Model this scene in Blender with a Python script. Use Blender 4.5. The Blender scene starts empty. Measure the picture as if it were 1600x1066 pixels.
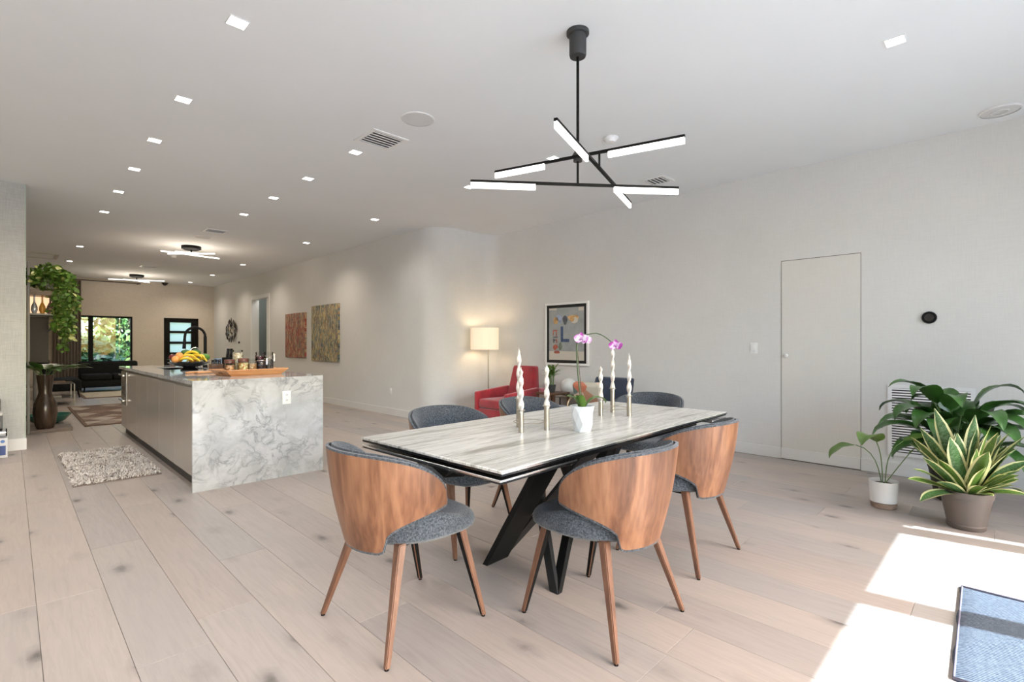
import bpy, bmesh, math, random
from mathutils import Vector, Matrix, Euler
random.seed(7)
R=math.radians; PI=math.pi
sc=bpy.context.scene
col=sc.collection
# ---------------------------------------------------------------- camera
cam_d=bpy.data.cameras.new('camera'); cam=bpy.data.objects.new('camera',cam_d); col.objects.link(cam)
cam_d.sensor_width=36; cam_d.lens=36*780.4/1600; cam_d.shift_y=5/1600
cam_d.clip_start=.05; cam_d.clip_end=300
yaw=math.atan2(778,780.4)
cam.location=(0,0,1.21); cam.rotation_euler=(R(90),0,yaw-R(90))
sc.camera=cam
# ---------------------------------------------------------------- world and sun
sc.view_settings.view_transform='Standard'; sc.view_settings.look='None'
sc.view_settings.gamma=1; sc.view_settings.use_curve_mapping=False
sc.view_settings.exposure=0.60
SUN_EL=R(42.0); SUN_DIR=Vector((.172,-1,0)).normalized()   # horizontal direction towards the sun
w=bpy.data.worlds.new('world'); sc.world=w; w.use_nodes=True
nt=w.node_tree; nt.nodes.clear()
sky=nt.nodes.new('ShaderNodeTexSky'); sky.sky_type='NISHITA'; sky.sun_disc=False
sky.sun_elevation=SUN_EL; sky.sun_rotation=math.atan2(SUN_DIR.x,SUN_DIR.y); sky.air_density=1.0; sky.dust_density=2.5; sky.ozone_density=.6
hs=nt.nodes.new('ShaderNodeHueSaturation'); hs.inputs['Saturation'].default_value=1.4
bg=nt.nodes.new('ShaderNodeBackground'); bg.inputs['Strength'].default_value=1.05
wo=nt.nodes.new('ShaderNodeOutputWorld')
nt.links.new(sky.outputs[0],hs.inputs['Color']); nt.links.new(hs.outputs[0],bg.inputs['Color']); nt.links.new(bg.outputs[0],wo.inputs[0])
sd=bpy.data.lights.new('sun','SUN'); sd.energy=15.5; sd.angle=R(.35); sd.color=(.76,.89,1.0)
so=bpy.data.objects.new('sun',sd); col.objects.link(so)
sdir=Vector((SUN_DIR.x*math.cos(SUN_EL),SUN_DIR.y*math.cos(SUN_EL),math.sin(SUN_EL)))
so.rotation_euler=sdir.to_track_quat('Z','Y').to_euler(); so.location=(3,-12,12)
WIN_X0,WIN_X1,WIN_Y,WIN_Z=-2.9,4.80,-2.5,2.92
pl=bpy.data.lights.new('window_portal','AREA'); pl.shape='RECTANGLE'; pl.size=WIN_X1-WIN_X0; pl.size_y=WIN_Z
pl.cycles.is_portal=True
po=bpy.data.objects.new('window_portal',pl); col.objects.link(po)
po.location=((WIN_X0+WIN_X1)/2,WIN_Y-.12,WIN_Z/2); po.rotation_euler=(R(90),0,0)
SPOT_W=30.0
cy=sc.cycles
cy.use_denoising=True; cy.max_bounces=10; cy.diffuse_bounces=6; cy.glossy_bounces=4; cy.transmission_bounces=6; cy.transparent_max_bounces=12
cy.sample_clamp_indirect=6; cy.caustics_reflective=False; cy.caustics_refractive=False
CEIL=3.05
# ---------------------------------------------------------------- materials
MATS={}
def new_mat(name):
    m=bpy.data.materials.new(name); m.use_nodes=True; MATS[name]=m
    return m,m.node_tree,m.node_tree.nodes['Principled BSDF']
def setp(b,**k):
    for n,v in k.items():
        b.inputs[n.replace('_',' ')].default_value=v
def plain(name,c,rough=.5,metal=0,noise=.0,scale=20,bump=0,spec=.5,stretch=(1,1,1),coat=0,bscale=None,sheen=0):
    m,t,b=new_mat(name); setp(b,Roughness=rough,Metallic=metal)
    b.inputs['Base Color'].default_value=(*c,1); b.inputs['Specular IOR Level'].default_value=spec
    if coat: b.inputs['Coat Weight'].default_value=coat
    if sheen: b.inputs['Sheen Weight'].default_value=sheen
    if noise or bump:
        tc=t.nodes.new('ShaderNodeTexCoord'); mp=t.nodes.new('ShaderNodeMapping'); mp.inputs['Scale'].default_value=stretch
        n=t.nodes.new('ShaderNodeTexNoise'); n.inputs['Scale'].default_value=scale; n.inputs['Detail'].default_value=4
        t.links.new(tc.outputs['Object'],mp.inputs[0]); t.links.new(mp.outputs[0],n.inputs['Vector'])
        if noise:
            r=t.nodes.new('ShaderNodeValToRGB'); r.color_ramp.elements[0].position=.3; r.color_ramp.elements[1].position=.7
            r.color_ramp.elements[0].color=(*[max(0,x*(1-noise)) for x in c],1); r.color_ramp.elements[1].color=(*[min(1,x*(1+noise)) for x in c],1)
            t.links.new(n.outputs['Fac'],r.inputs[0]); t.links.new(r.outputs[0],b.inputs['Base Color'])
        if bump:
            n2=n
            if bscale:
                n2=t.nodes.new('ShaderNodeTexNoise'); n2.inputs['Scale'].default_value=bscale; t.links.new(mp.outputs[0],n2.inputs['Vector'])
            bp=t.nodes.new('ShaderNodeBump'); bp.inputs['Strength'].default_value=bump; bp.inputs['Distance'].default_value=.01
            t.links.new(n2.outputs['Fac'],bp.inputs['Height']); t.links.new(bp.outputs[0],b.inputs['Normal'])
    return m
def emit(name,c,s):
    m,t,b=new_mat(name); b.inputs['Base Color'].default_value=(.8,.8,.8,1); b.inputs['Emission Color'].default_value=(*c,1); b.inputs['Emission Strength'].default_value=s
    return m
def ramp(t,fac,stops):
    r=t.nodes.new('ShaderNodeValToRGB'); e=r.color_ramp.elements
    while len(e)<len(stops): e.new(.5)
    for k,(p,c) in enumerate(stops): e[k].position=p; e[k].color=(*c,1)
    t.links.new(fac,r.inputs[0]); return r.outputs[0]
def coords(t,scale=(1,1,1),kind='Object',rot=(0,0,0)):
    tc=t.nodes.new('ShaderNodeTexCoord'); mp=t.nodes.new('ShaderNodeMapping'); mp.inputs['Scale'].default_value=scale; mp.inputs['Rotation'].default_value=rot
    t.links.new(tc.outputs[kind],mp.inputs[0]); return mp.outputs[0]
def noise(t,vec,scale,detail=4,dist=0,rough=.5):
    n=t.nodes.new('ShaderNodeTexNoise'); n.inputs['Scale'].default_value=scale; n.inputs['Detail'].default_value=detail
    n.inputs['Distortion'].default_value=dist; n.inputs['Roughness'].default_value=rough
    if vec is not None: t.links.new(vec,n.inputs['Vector'])
    return n.outputs['Fac']
def mix(t,fac,a,b,mode='MIX'):
    m=t.nodes.new('ShaderNodeMix'); m.data_type='RGBA'; m.blend_type=mode
    for s,v in ((0,fac),(6,a),(7,b)):
        if isinstance(v,(int,float)): m.inputs[s].default_value=v
        elif isinstance(v,tuple): m.inputs[s].default_value=(*v,1)
        else: t.links.new(v,m.inputs[s])
    return m.outputs[2]
def bump(t,b,h,strength=.3,dist=.005):
    bp=t.nodes.new('ShaderNodeBump'); bp.inputs['Strength'].default_value=strength; bp.inputs['Distance'].default_value=dist
    t.links.new(h,bp.inputs['Height']); t.links.new(bp.outputs[0],b.inputs['Normal'])
# floor oak: tone per plank, grain along y, dark knots
def oak():
    m,t,b=new_mat('limed_oak')
    oi=t.nodes.new('ShaderNodeObjectInfo')
    tc=t.nodes.new('ShaderNodeTexCoord')
    ad=t.nodes.new('ShaderNodeVectorMath'); ad.operation='ADD'
    sc_=t.nodes.new('ShaderNodeVectorMath'); sc_.operation='SCALE'; sc_.inputs[0].default_value=(37,53,11); t.links.new(oi.outputs['Random'],sc_.inputs['Scale'])
    t.links.new(tc.outputs['Object'],ad.inputs[0]); t.links.new(sc_.outputs[0],ad.inputs[1])
    def mp(s):
        k=t.nodes.new('ShaderNodeMapping'); k.inputs['Scale'].default_value=s; t.links.new(ad.outputs[0],k.inputs[0]); return k.outputs[0]
    base=ramp(t,oi.outputs['Random'],[(0,(.45,.375,.325)),(.3,(.42,.36,.32)),(.5,(.345,.315,.295)),(.68,(.48,.395,.335)),(.85,(.395,.325,.285)),(1,(.325,.295,.28))])
    g=noise(t,mp((14,1.1,1)),3.2,6,.9,.6)
    c=mix(t,.5,base,ramp(t,g,[(.3,(.265,.235,.215)),(.55,(.435,.385,.35)),(.75,(.51,.455,.41))]))
    c=mix(t,.55,base,c)
    big=noise(t,mp((2.2,.8,1)),1.6,3,.4)
    c=mix(t,ramp(t,big,[(.45,(0,0,0)),(.70,(.40,.40,.40))]),c,(.36,.325,.30))
    # knots
    v=t.nodes.new('ShaderNodeTexVoronoi'); v.inputs['Scale'].default_value=1.0; v.inputs['Randomness'].default_value=1; v.distance='EUCLIDEAN'
    dn=t.nodes.new('ShaderNodeVectorMath'); dn.operation='ADD'
    nz=t.nodes.new('ShaderNodeTexNoise'); nz.inputs['Scale'].default_value=22; t.links.new(ad.outputs[0],nz.inputs['Vector'])
    sc2=t.nodes.new('ShaderNodeVectorMath'); sc2.operation='SCALE'; sc2.inputs['Scale'].default_value=.14; t.links.new(nz.outputs['Color'],sc2.inputs[0])
    t.links.new(mp((4.6,2.3,1)),dn.inputs[0]); t.links.new(sc2.outputs[0],dn.inputs[1]); t.links.new(dn.outputs[0],v.inputs['Vector'])
    k=ramp(t,v.outputs['Distance'],[(.04,(.92,.92,.92)),(.09,(.62,.62,.62)),(.14,(.22,.22,.22)),(.28,(0,0,0))])
    gate=t.nodes.new('ShaderNodeSeparateColor'); t.links.new(v.outputs['Color'],gate.inputs[0])
    gt=t.nodes.new('ShaderNodeMath'); gt.operation='GREATER_THAN'; gt.inputs[1].default_value=.30; t.links.new(gate.outputs[0],gt.inputs[0])
    mu=t.nodes.new('ShaderNodeMath'); mu.operation='MULTIPLY'; t.links.new(k,mu.inputs[0]); t.links.new(gt.outputs[0],mu.inputs[1])
    c=mix(t,mu.outputs[0],c,(.12,.11,.10))
    t.links.new(c,b.inputs['Base Color']); setp(b,Roughness=.42); b.inputs['Specular IOR Level'].default_value=.4
    bump(t,b,g,.06,.002)
    return m
def marble(name,base,vein,s=2.2,gloss=.08,st=(1,1,1),rot=(0,0,0)):
    m,t,b=new_mat(name); vec=coords(t,st,rot=rot)
    n=t.nodes.new('ShaderNodeTexNoise'); n.inputs['Scale'].default_value=s; n.inputs['Detail'].default_value=9; n.inputs['Roughness'].default_value=.62; n.inputs['Distortion'].default_value=.6
    t.links.new(vec,n.inputs['Vector'])
    ab=t.nodes.new('ShaderNodeMath'); ab.operation='SUBTRACT'; ab.inputs[1].default_value=.5; t.links.new(n.outputs['Fac'],ab.inputs[0])
    a2=t.nodes.new('ShaderNodeMath'); a2.operation='ABSOLUTE'; t.links.new(ab.outputs[0],a2.inputs[0])
    v=ramp(t,a2.outputs[0],[(0,(.8,.8,.8)),(.012,(.35,.35,.35)),(.06,(0,0,0))])
    cl=noise(t,vec,s*.6,9,.5,.65)
    patch=ramp(t,cl,[(.42,(0,0,0)),(.60,(.85,.85,.85))])
    gate=ramp(t,noise(t,vec,s*.55,3),[(.38,(.15,.15,.15)),(.6,(1,1,1))])
    c=mix(t,patch,base,tuple(x*.76 for x in base))
    vm=mix(t,1.0,v,gate,'MULTIPLY')
    c=mix(t,vm,c,vein)
    t.links.new(c,b.inputs['Base Color']); setp(b,Roughness=gloss)
    return m
def travertine():
    m,t,b=new_mat('table_stone'); vec=coords(t,(.30,4.2,1))
    n=noise(t,vec,2.6,8,.35,.7)
    c=ramp(t,n,[(.37,(.17,.165,.135)),(.43,(.38,.37,.32)),(.475,(.70,.69,.65)),(.515,(.34,.33,.29)),(.555,(.72,.71,.67)),(.66,(.52,.51,.47))])
    f=noise(t,coords(t,(1.5,60,1)),4,5,.2)
    c=mix(t,.22,c,ramp(t,f,[(.35,(.40,.39,.35)),(.6,(.80,.79,.76))]))
    t.links.new(c,b.inputs['Base Color']); setp(b,Roughness=.32)
    return m
def wood(name,dark,mid,light,axis='z',s=1.0,rough=.38):
    m,t,b=new_mat(name)
    st={'z':(7,7,.42),'x':(.7,9,9),'y':(9,.7,9)}[axis]
    oi=t.nodes.new('ShaderNodeObjectInfo')
    vec=coords(t,tuple(q*s for q in st))
    ad=t.nodes.new('ShaderNodeVectorMath'); ad.operation='ADD'; sl=t.nodes.new('ShaderNodeVectorMath'); sl.operation='SCALE'; sl.inputs[0].default_value=(9,7,3)
    t.links.new(oi.outputs['Random'],sl.inputs['Scale']); t.links.new(vec,ad.inputs[0]); t.links.new(sl.outputs[0],ad.inputs[1]); vec=ad.outputs[0]
    n=noise(t,vec,1.0,3,.9)
    c=ramp(t,n,[(.28,dark),(.46,mid),(.56,light),(.68,mid),(.85,dark)])
    f=noise(t,vec,9,6,.3)
    c=mix(t,.3,c,ramp(t,f,[(.35,dark),(.65,light)]))
    t.links.new(c,b.inputs['Base Color']); setp(b,Roughness=rough)
    return m
def tweed(name,a,bb):
    m,t,b=new_mat(name); vec=coords(t)
    n=noise(t,vec,130,3,0,.8)
    c=ramp(t,n,[(.36,a),(.52,tuple((x+y)/2 for x,y in zip(a,bb))),(.64,bb)])
    t.links.new(c,b.inputs['Base Color']); setp(b,Roughness=.9); b.inputs['Specular IOR Level'].default_value=.2; b.inputs['Sheen Weight'].default_value=.25
    bump(t,b,n,.6,.004); return m
def linen(name,c,dv=.06,s=1.0,vs=(260,260,8),hs_=(10,10,240)):
    m,t,b=new_mat(name)
    a=noise(t,coords(t,vs),s,2); h=noise(t,coords(t,hs_),s,2)
    k=mix(t,.5,a,h); big=noise(t,coords(t,(1,1,1)),1.6,4,.3)
    k=mix(t,.30,k,big)
    cc=ramp(t,k,[(.34,tuple(x*(1-dv) for x in c)),(.66,tuple(min(1,x*(1+dv)) for x in c))])
    t.links.new(cc,b.inputs['Base Color']); setp(b,Roughness=.85); b.inputs['Specular IOR Level'].default_value=.15
    bump(t,b,k,.12,.002); return m
def leafmat(name,inner,edge=None,band=None,vein=None,rough=.38):
    m,t,b=new_mat(name)
    tc=t.nodes.new('ShaderNodeTexCoord'); sp=t.nodes.new('ShaderNodeSeparateXYZ'); t.links.new(tc.outputs['UV'],sp.inputs[0])
    s=t.nodes.new('ShaderNodeMath'); s.operation='SUBTRACT'; s.inputs[1].default_value=.5; t.links.new(sp.outputs[0],s.inputs[0])
    a=t.nodes.new('ShaderNodeMath'); a.operation='ABSOLUTE'; t.links.new(s.outputs[0],a.inputs[0])
    n=noise(t,coords(t),14,4,.5)
    base=ramp(t,n,[(.3,tuple(x*.75 for x in inner)),(.7,tuple(min(1,x*1.3) for x in inner))])
    if band:
        bn=noise(t,coords(t,(3,26,1),'UV'),1.6,4,.8)
        base=mix(t,ramp(t,bn,[(.45,(0,0,0)),(.6,(.75,.75,.75))]),base,band)
    if vein:
        base=mix(t,ramp(t,a.outputs[0],[(.0,(.8,.8,.8)),(.035,(0,0,0))]),base,vein)
    if edge:
        base=mix(t,ramp(t,a.outputs[0],[(.33,(0,0,0)),(.36,(1,1,1))]),base,edge)
    t.links.new(base,b.inputs['Base Color']); setp(b,Roughness=rough)
    b.inputs['Subsurface Weight'].default_value=0
    return m
def painting(name,cols,seed=0):
    m,t,b=new_mat(name)
    tc=t.nodes.new('ShaderNodeTexCoord')
    def fld(scale,sc_,off,dist=1.2):
        k=t.nodes.new('ShaderNodeMapping'); k.inputs['Scale'].default_value=scale; k.inputs['Location'].default_value=(off,off*1.7+seed,off*.6); t.links.new(tc.outputs['Object'],k.inputs[0])
        return noise(t,k.outputs[0],sc_,6,dist,.7)
    c=cols[0]
    for i,cc in enumerate(cols[1:]):
        f=fld((11+3*i,1,2.6+.8*i),1.0,i*3.1); lo=.47+.025*(i%3)
        c=mix(t,ramp(t,f,[(lo,(0,0,0)),(lo+.035,(1,1,1))]),c,cc)
    f=fld((22,1,5),1.0,31); c=mix(t,ramp(t,f,[(.56,(0,0,0)),(.60,(1,1,1))]),c,(.03,.045,.045))
    t.links.new(c,b.inputs['Base Color']); setp(b,Roughness=.5); bump(t,b,f,.4,.004); return m

OAK=oak()
CEILM=plain('ceiling_paint',(.80,.82,.83),.9,noise=.012,scale=1.5)
WALLM=linen('wall_plaster',(.70,.695,.67),.055)
WALLFAR=linen('far_wall_grasscloth',(.60,.55,.48),.10,1.0,(70,70,25),(25,25,70))
WALLBLK=linen('grey_linen_wallpaper',(.50,.51,.49),.20)
BASEM=plain('baseboard_paint',(.74,.735,.715),.45)
WHITE=plain('white_paint',(.80,.80,.79),.5)
DOORM=linen('door_plaster',(.70,.685,.64),.04)
MARB=marble('island_marble',(.56,.575,.58),(.15,.16,.17),6.0,.06)
STONE=travertine()
CABM=plain('taupe_lacquer',(.37,.335,.295),.22,noise=.03,scale=3,coat=.3)
KICK=plain('dark_recess',(.035,.03,.027),.6)
STEEL=plain('brushed_steel',(.55,.54,.52),.3,1,noise=.06,scale=30,stretch=(1,30,1))
STEELD=plain('grey_steel',(.30,.29,.27),.35,.8)
CHROME=plain('chrome',(.8,.8,.8),.12,1)
BRASSN=plain('champagne_metal',(.48,.43,.36),.28,1,noise=.05,scale=60,stretch=(1,1,.1))
BLK=plain('black_metal',(.006,.006,.006),.55,noise=.1,scale=20,spec=.16)
BLKG=plain('black_glass',(.008,.008,.009),.08)
GREYMET=plain('graphite_metal',(.014,.014,.015),.45,.0,spec=.3)
SILV=plain('silver_edge',(.72,.72,.72),.25,1)
WALNUT=wood('walnut_veneer',(.085,.034,.018),(.205,.088,.045),(.32,.155,.082),'z',1.0)
WALLEG=wood('walnut_leg',(.11,.05,.03),(.17,.08,.047),(.22,.108,.066),'z',2.0)
TWEED=tweed('grey_tweed',(.022,.028,.036),(.125,.14,.16))
LED=emit('led_diffuser',(1,.96,.90),2.2)
LEDW=emit('warm_led',(1,.86,.72),4.0)
DLM=emit('downlight_glow',(1,.97,.93),7.0)
SHADE,_t,_b=new_mat('lamp_shade_linen'); _b.inputs['Base Color'].default_value=(.82,.74,.62,1); setp(_b,Roughness=.9)
_b.inputs['Emission Color'].default_value=(1,.78,.50,1); _b.inputs['Emission Strength'].default_value=.32
WAX=plain('ivory_wax',(.62,.59,.53),.35); WAX.node_tree.nodes['Principled BSDF'].inputs['Subsurface Weight'].default_value=.15
CERW=plain('white_ceramic',(.66,.69,.71),.35,noise=.05,scale=12)
CERM=plain('white_glaze',(.82,.82,.81),.25)
TAUPE=plain('taupe_plastic',(.135,.108,.093),.45,noise=.06,scale=9)
TERRA=plain('tan_saucer',(.34,.24,.18),.6)
SOIL=plain('soil',(.05,.038,.03),.95,noise=.5,scale=60,bump=.8)
RED=plain('red_velvet',(.36,.012,.022),.75,noise=.25,scale=7,sheen=.5)
BLUE=plain('navy_velvet',(.008,.02,.05),.7,noise=.3,scale=9,sheen=.4)
GOLDM=plain('pale_gold_metal',(.62,.52,.36),.3,1)
DWOOD=wood('dark_walnut',(.07,.035,.02),(.12,.06,.035),(.17,.09,.05),'x',1.5)
TRAYW=wood('acacia_wood',(.40,.16,.055),(.58,.27,.11),(.68,.36,.16),'x',2.0)
CHAR=plain('charcoal_fabric',(.012,.014,.016),.9,noise=.2,scale=30,spec=.2)
SHEER,_t,_b=new_mat('sheer_curtain'); _b.inputs['Base Color'].default_value=(.30,.25,.215,1); setp(_b,Roughness=.9)
_tr=_t.nodes.new('ShaderNodeBsdfTranslucent'); _tr.inputs[0].default_value=(.45,.38,.32,1); _ms=_t.nodes.new('ShaderNodeMixShader'); _ms.inputs[0].default_value=.4
_o=_t.nodes['Material Output']; _t.links.new(_b.outputs[0],_ms.inputs[1]); _t.links.new(_tr.outputs[0],_ms.inputs[2]); _t.links.new(_ms.outputs[0],_o.inputs[0])
FROST,_t,_b=new_mat('frosted_pane'); _tr=_t.nodes.new('ShaderNodeBsdfTranslucent'); _tr.inputs[0].default_value=(1,.86,.74,1)
_t.links.new(_tr.outputs[0],_t.nodes['Material Output'].inputs[0])
def glassmat(name,c=(1,1,1),refl=.06):
    m=bpy.data.materials.new(name); m.use_nodes=True; t=m.node_tree; t.nodes.clear()
    o=t.nodes.new('ShaderNodeOutputMaterial'); tr=t.nodes.new('ShaderNodeBsdfTransparent'); tr.inputs[0].default_value=(*c,1)
    gl=t.nodes.new('ShaderNodeBsdfGlossy'); gl.inputs['Roughness'].default_value=.02; mx=t.nodes.new('ShaderNodeMixShader')
    fr=t.nodes.new('ShaderNodeFresnel'); fr.inputs[0].default_value=1.35; t.links.new(fr.outputs[0],mx.inputs[0])
    t.links.new(tr.outputs[0],mx.inputs[1]); t.links.new(gl.outputs[0],mx.inputs[2]); t.links.new(mx.outputs[0],o.inputs[0]); return m
GLASS=glassmat('clear_glass',(.96,.97,.965)); JARG=glassmat('jar_glass',(.93,.94,.93))
LEAFD=leafmat('lily_leaf',(.045,.125,.025),vein=(.07,.16,.05),rough=.3)
LEAFM=leafmat('young_lily_leaf',(.09,.16,.03),vein=(.14,.24,.07),rough=.35)
SNAKE=leafmat('variegated_leaf',(.045,.125,.03),edge=(.72,.70,.36),band=(.16,.25,.12),rough=.33)
SNAKE2=leafmat('variegated_leaf_light',(.12,.21,.035),edge=(.78,.74,.36),band=(.07,.15,.03),rough=.33)
POTHOS=leafmat('pothos_leaf',(.09,.19,.025),vein=(.2,.3,.08),rough=.4)
POTHOSY=leafmat('pothos_leaf_pale',(.42,.46,.16),rough=.4)
STEMG=plain('green_stem',(.10,.17,.05),.5)
STEMD=plain('orchid_stem_green',(.055,.085,.035),.5)
PETAL,_t,_b=new_mat('orchid_petal')
_c=ramp(_t,noise(_t,coords(_t),38,3,.4),[(.42,(.55,.38,.56)),(.52,(.34,.04,.30)),(.68,(.20,.01,.17))]); _t.links.new(_c,_b.inputs['Base Color']); setp(_b,Roughness=.5)
PETALW,_t,_b=new_mat('orchid_petal_pale')
_c=ramp(_t,noise(_t,coords(_t),30,3,.4),[(.42,(.60,.54,.62)),(.60,(.42,.10,.40))]); _t.links.new(_c,_b.inputs['Base Color']); setp(_b,Roughness=.5)
BARK=plain('bark',(.10,.075,.055),.9,noise=.3,scale=12)
TREEG=plain('tree_leaves',(.05,.125,.03),.5,noise=.5,scale=2)
GRASS=plain('lawn',(.10,.19,.05),.9,noise=.4,scale=6)
PATIO=plain('patio_stone',(.48,.49,.50),.7,noise=.05,scale=2)
# ---------------------------------------------------------------- mesh helpers
class MB:
    def __init__(s): s.v=[]; s.f=[]; s.sm=[]; s.mi=[]; s.uv={}
    def add(s,vs,fs,smooth=False,mi=0,M=None,uvs=None):
        o=len(s.v)
        for p in vs: s.v.append(tuple(M@Vector(p)) if M is not None else tuple(p))
        if uvs:
            for i,u in enumerate(uvs): s.uv[o+i]=u
        for f in fs: s.f.append([i+o for i in f]); s.sm.append(smooth); s.mi.append(mi)
        return s
    def box(s,x0,x1,y0,y1,z0,z1,mi=0,M=None):
        return s.add([(x0,y0,z0),(x1,y0,z0),(x1,y1,z0),(x0,y1,z0),(x0,y0,z1),(x1,y0,z1),(x1,y1,z1),(x0,y1,z1)],
            [(0,3,2,1),(4,5,6,7),(0,1,5,4),(1,2,6,5),(2,3,7,6),(3,0,4,7)],False,mi,M)
    def rbox(s,x0,x1,y0,y1,z0,z1,r=.01,mi=0,M=None,seg=2):
        bm=bmesh.new(); bmesh.ops.create_cube(bm,size=1)
        for v in bm.verts: v.co=Vector(((x0+x1)/2+v.co.x*(x1-x0),(y0+y1)/2+v.co.y*(y1-y0),(z0+z1)/2+v.co.z*(z1-z0)))
        bmesh.ops.bevel(bm,geom=list(bm.edges),offset=r,segments=seg,affect='EDGES',profile=.5)
        bm.verts.index_update(); vs=[v.co.copy() for v in bm.verts]; fs=[[v.index for v in f.verts] for f in bm.faces]; bm.free()
        return s.add(vs,fs,True,mi,M)
    def tube(s,path,rad,n=10,cap=True,mi=0,flat=None,smooth=True):
        P=[Vector(p) for p in path]; N=len(P)
        if not isinstance(rad,(list,tuple)): rad=[rad]*N
        vs=[];fs=[];prev=None
        for i,p in enumerate(P):
            t=(P[min(i+1,N-1)]-P[max(i-1,0)]).normalized()
            if prev is None:
                a=Vector((0,0,1)) if abs(t.z)<.9 else Vector((1,0,0)); u=t.cross(a).normalized()
            else:
                u=(prev-t*prev.dot(t)).normalized()
            prev=u; w_=t.cross(u)
            for k in range(n):
                th=2*PI*k/n+ (PI/n if n==4 else 0)
                fw=flat if flat else 1
                vs.append(p+u*math.cos(th)*rad[i]+w_*math.sin(th)*rad[i]*fw)
        for i in range(N-1):
            for k in range(n):
                a=i*n+k; b=i*n+(k+1)%n; fs.append((a,b,b+n,a+n))
        if cap: fs.append(tuple(range(n-1,-1,-1))); fs.append(tuple((N-1)*n+k for k in range(n)))
        return s.add(vs,fs,smooth,mi)
    def lathe(s,prof,n=24,c=(0,0,0),mi=0,smooth=True,M=None,capb=True,capt=False):
        vs=[];fs=[]
        for r,z in prof:
            for k in range(n):
                a=2*PI*k/n; vs.append((c[0]+r*math.cos(a),c[1]+r*math.sin(a),c[2]+z))
        for i in range(len(prof)-1):
            for k in range(n):
                a=i*n+k;b=i*n+(k+1)%n; fs.append((a,b,b+n,a+n))
        if capb: fs.append(tuple(range(n-1,-1,-1)))
        if capt: fs.append(tuple((len(prof)-1)*n+k for k in range(n)))
        return s.add(vs,fs,smooth,mi,M)
    def prism(s,poly,z0,z1,mi=0,M=None,smooth=False):
        n=len(poly); vs=[(x,y,z0) for x,y in poly]+[(x,y,z1) for x,y in poly]
        fs=[tuple(range(n-1,-1,-1)),tuple(range(n,2*n))]+[(i,(i+1)%n,n+(i+1)%n,n+i) for i in range(n)]
        return s.add(vs,fs,smooth,mi,M)
    def grid(s,fn,nu,nv,mi=0,closeu=False,uv=False,smooth=True):
        vs=[];uvs=[];fs=[]
        for j in range(nv+1):
            for i in range(nu if closeu else nu+1):
                vs.append(fn(i/nu,j/nv)); uvs.append((i/nu,j/nv))
        W=nu if closeu else nu+1
        for j in range(nv):
            for i in range(nu):
                a=j*W+i; b=j*W+(i+1)%W if closeu else a+1
                fs.append((a,b,b+W,a+W))
        return s.add(vs,fs,smooth,mi,None,uvs if uv else None)
    def ball(s,c,r,n=14,m=9,mi=0,sc_=(1,1,1),M=None):
        pr=[(max(1e-4,math.sin(PI*i/m)),-math.cos(PI*i/m)) for i in range(m+1)]
        vs=[];fs=[]
        for a,z in pr:
            for k in range(n):
                th=2*PI*k/n; p=Vector((a*math.cos(th)*r*sc_[0],a*math.sin(th)*r*sc_[1],z*r*sc_[2]))
                if M is not None: p=M@p
                vs.append((c[0]+p[0],c[1]+p[1],c[2]+p[2]))
        for i in range(m):
            for k in range(n):
                a=i*n+k;b=i*n+(k+1)%n; fs.append((a,b,b+n,a+n))
        return s.add(vs,fs,True,mi)
    def mesh(s,name,mats):
        me=bpy.data.meshes.new(name); me.from_pydata(s.v,[],s.f); 
        if not isinstance(mats,(list,tuple)): mats=[mats]
        for m in mats: me.materials.append(m)
        for p,sm,mi in zip(me.polygons,s.sm,s.mi): p.use_smooth=sm; p.material_index=mi
        if s.uv:
            ul=me.uv_layers.new(name='uv')
            for l in me.loops: ul.data[l.index].uv=s.uv.get(l.vertex_index,(.5,.5))
        me.update(); me.validate()
        if any(s.sm): me.set_sharp_from_angle(angle=R(40))
        return me
    def build(s,name,mats,parent=None,loc=None,rot=None,kind=None):
        o=bpy.data.objects.new(name,s.mesh(name,mats)); col.objects.link(o)
        if parent is not None: o.parent=parent
        if loc: o.location=loc
        if rot: o.rotation_euler=rot
        if kind: o['kind']=kind
        return o
def tag(o,label=None,cat=None,group=None,kind=None):
    if label: o['label']=label
    if cat: o['category']=cat
    if group: o['group']=group
    if kind: o['kind']=kind
    return o
def thing(name,label,cat,loc=(0,0,0),rz=0,group=None):
    o=bpy.data.objects.new(name,None); col.objects.link(o); o.location=loc; o.rotation_euler=(0,0,rz); o.empty_display_size=.1
    return tag(o,label,cat,group)
def copy_tree(o,parent=None):
    c=o.copy(); col.objects.link(c); c.parent=parent
    for ch in list(o.children): copy_tree(ch,c)
    return c
def inst(me,name,parent=None,loc=(0,0,0),rot=(0,0,0),sc_=None):
    o=bpy.data.objects.new(name,me); col.objects.link(o); o.location=loc; o.rotation_euler=rot
    if parent is not None: o.parent=parent
    if sc_: o.scale=sc_
    return o
# ================================================================ STRUCTURE
GAPM=plain('joint_brown',(.22,.18,.15),.9)
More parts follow.
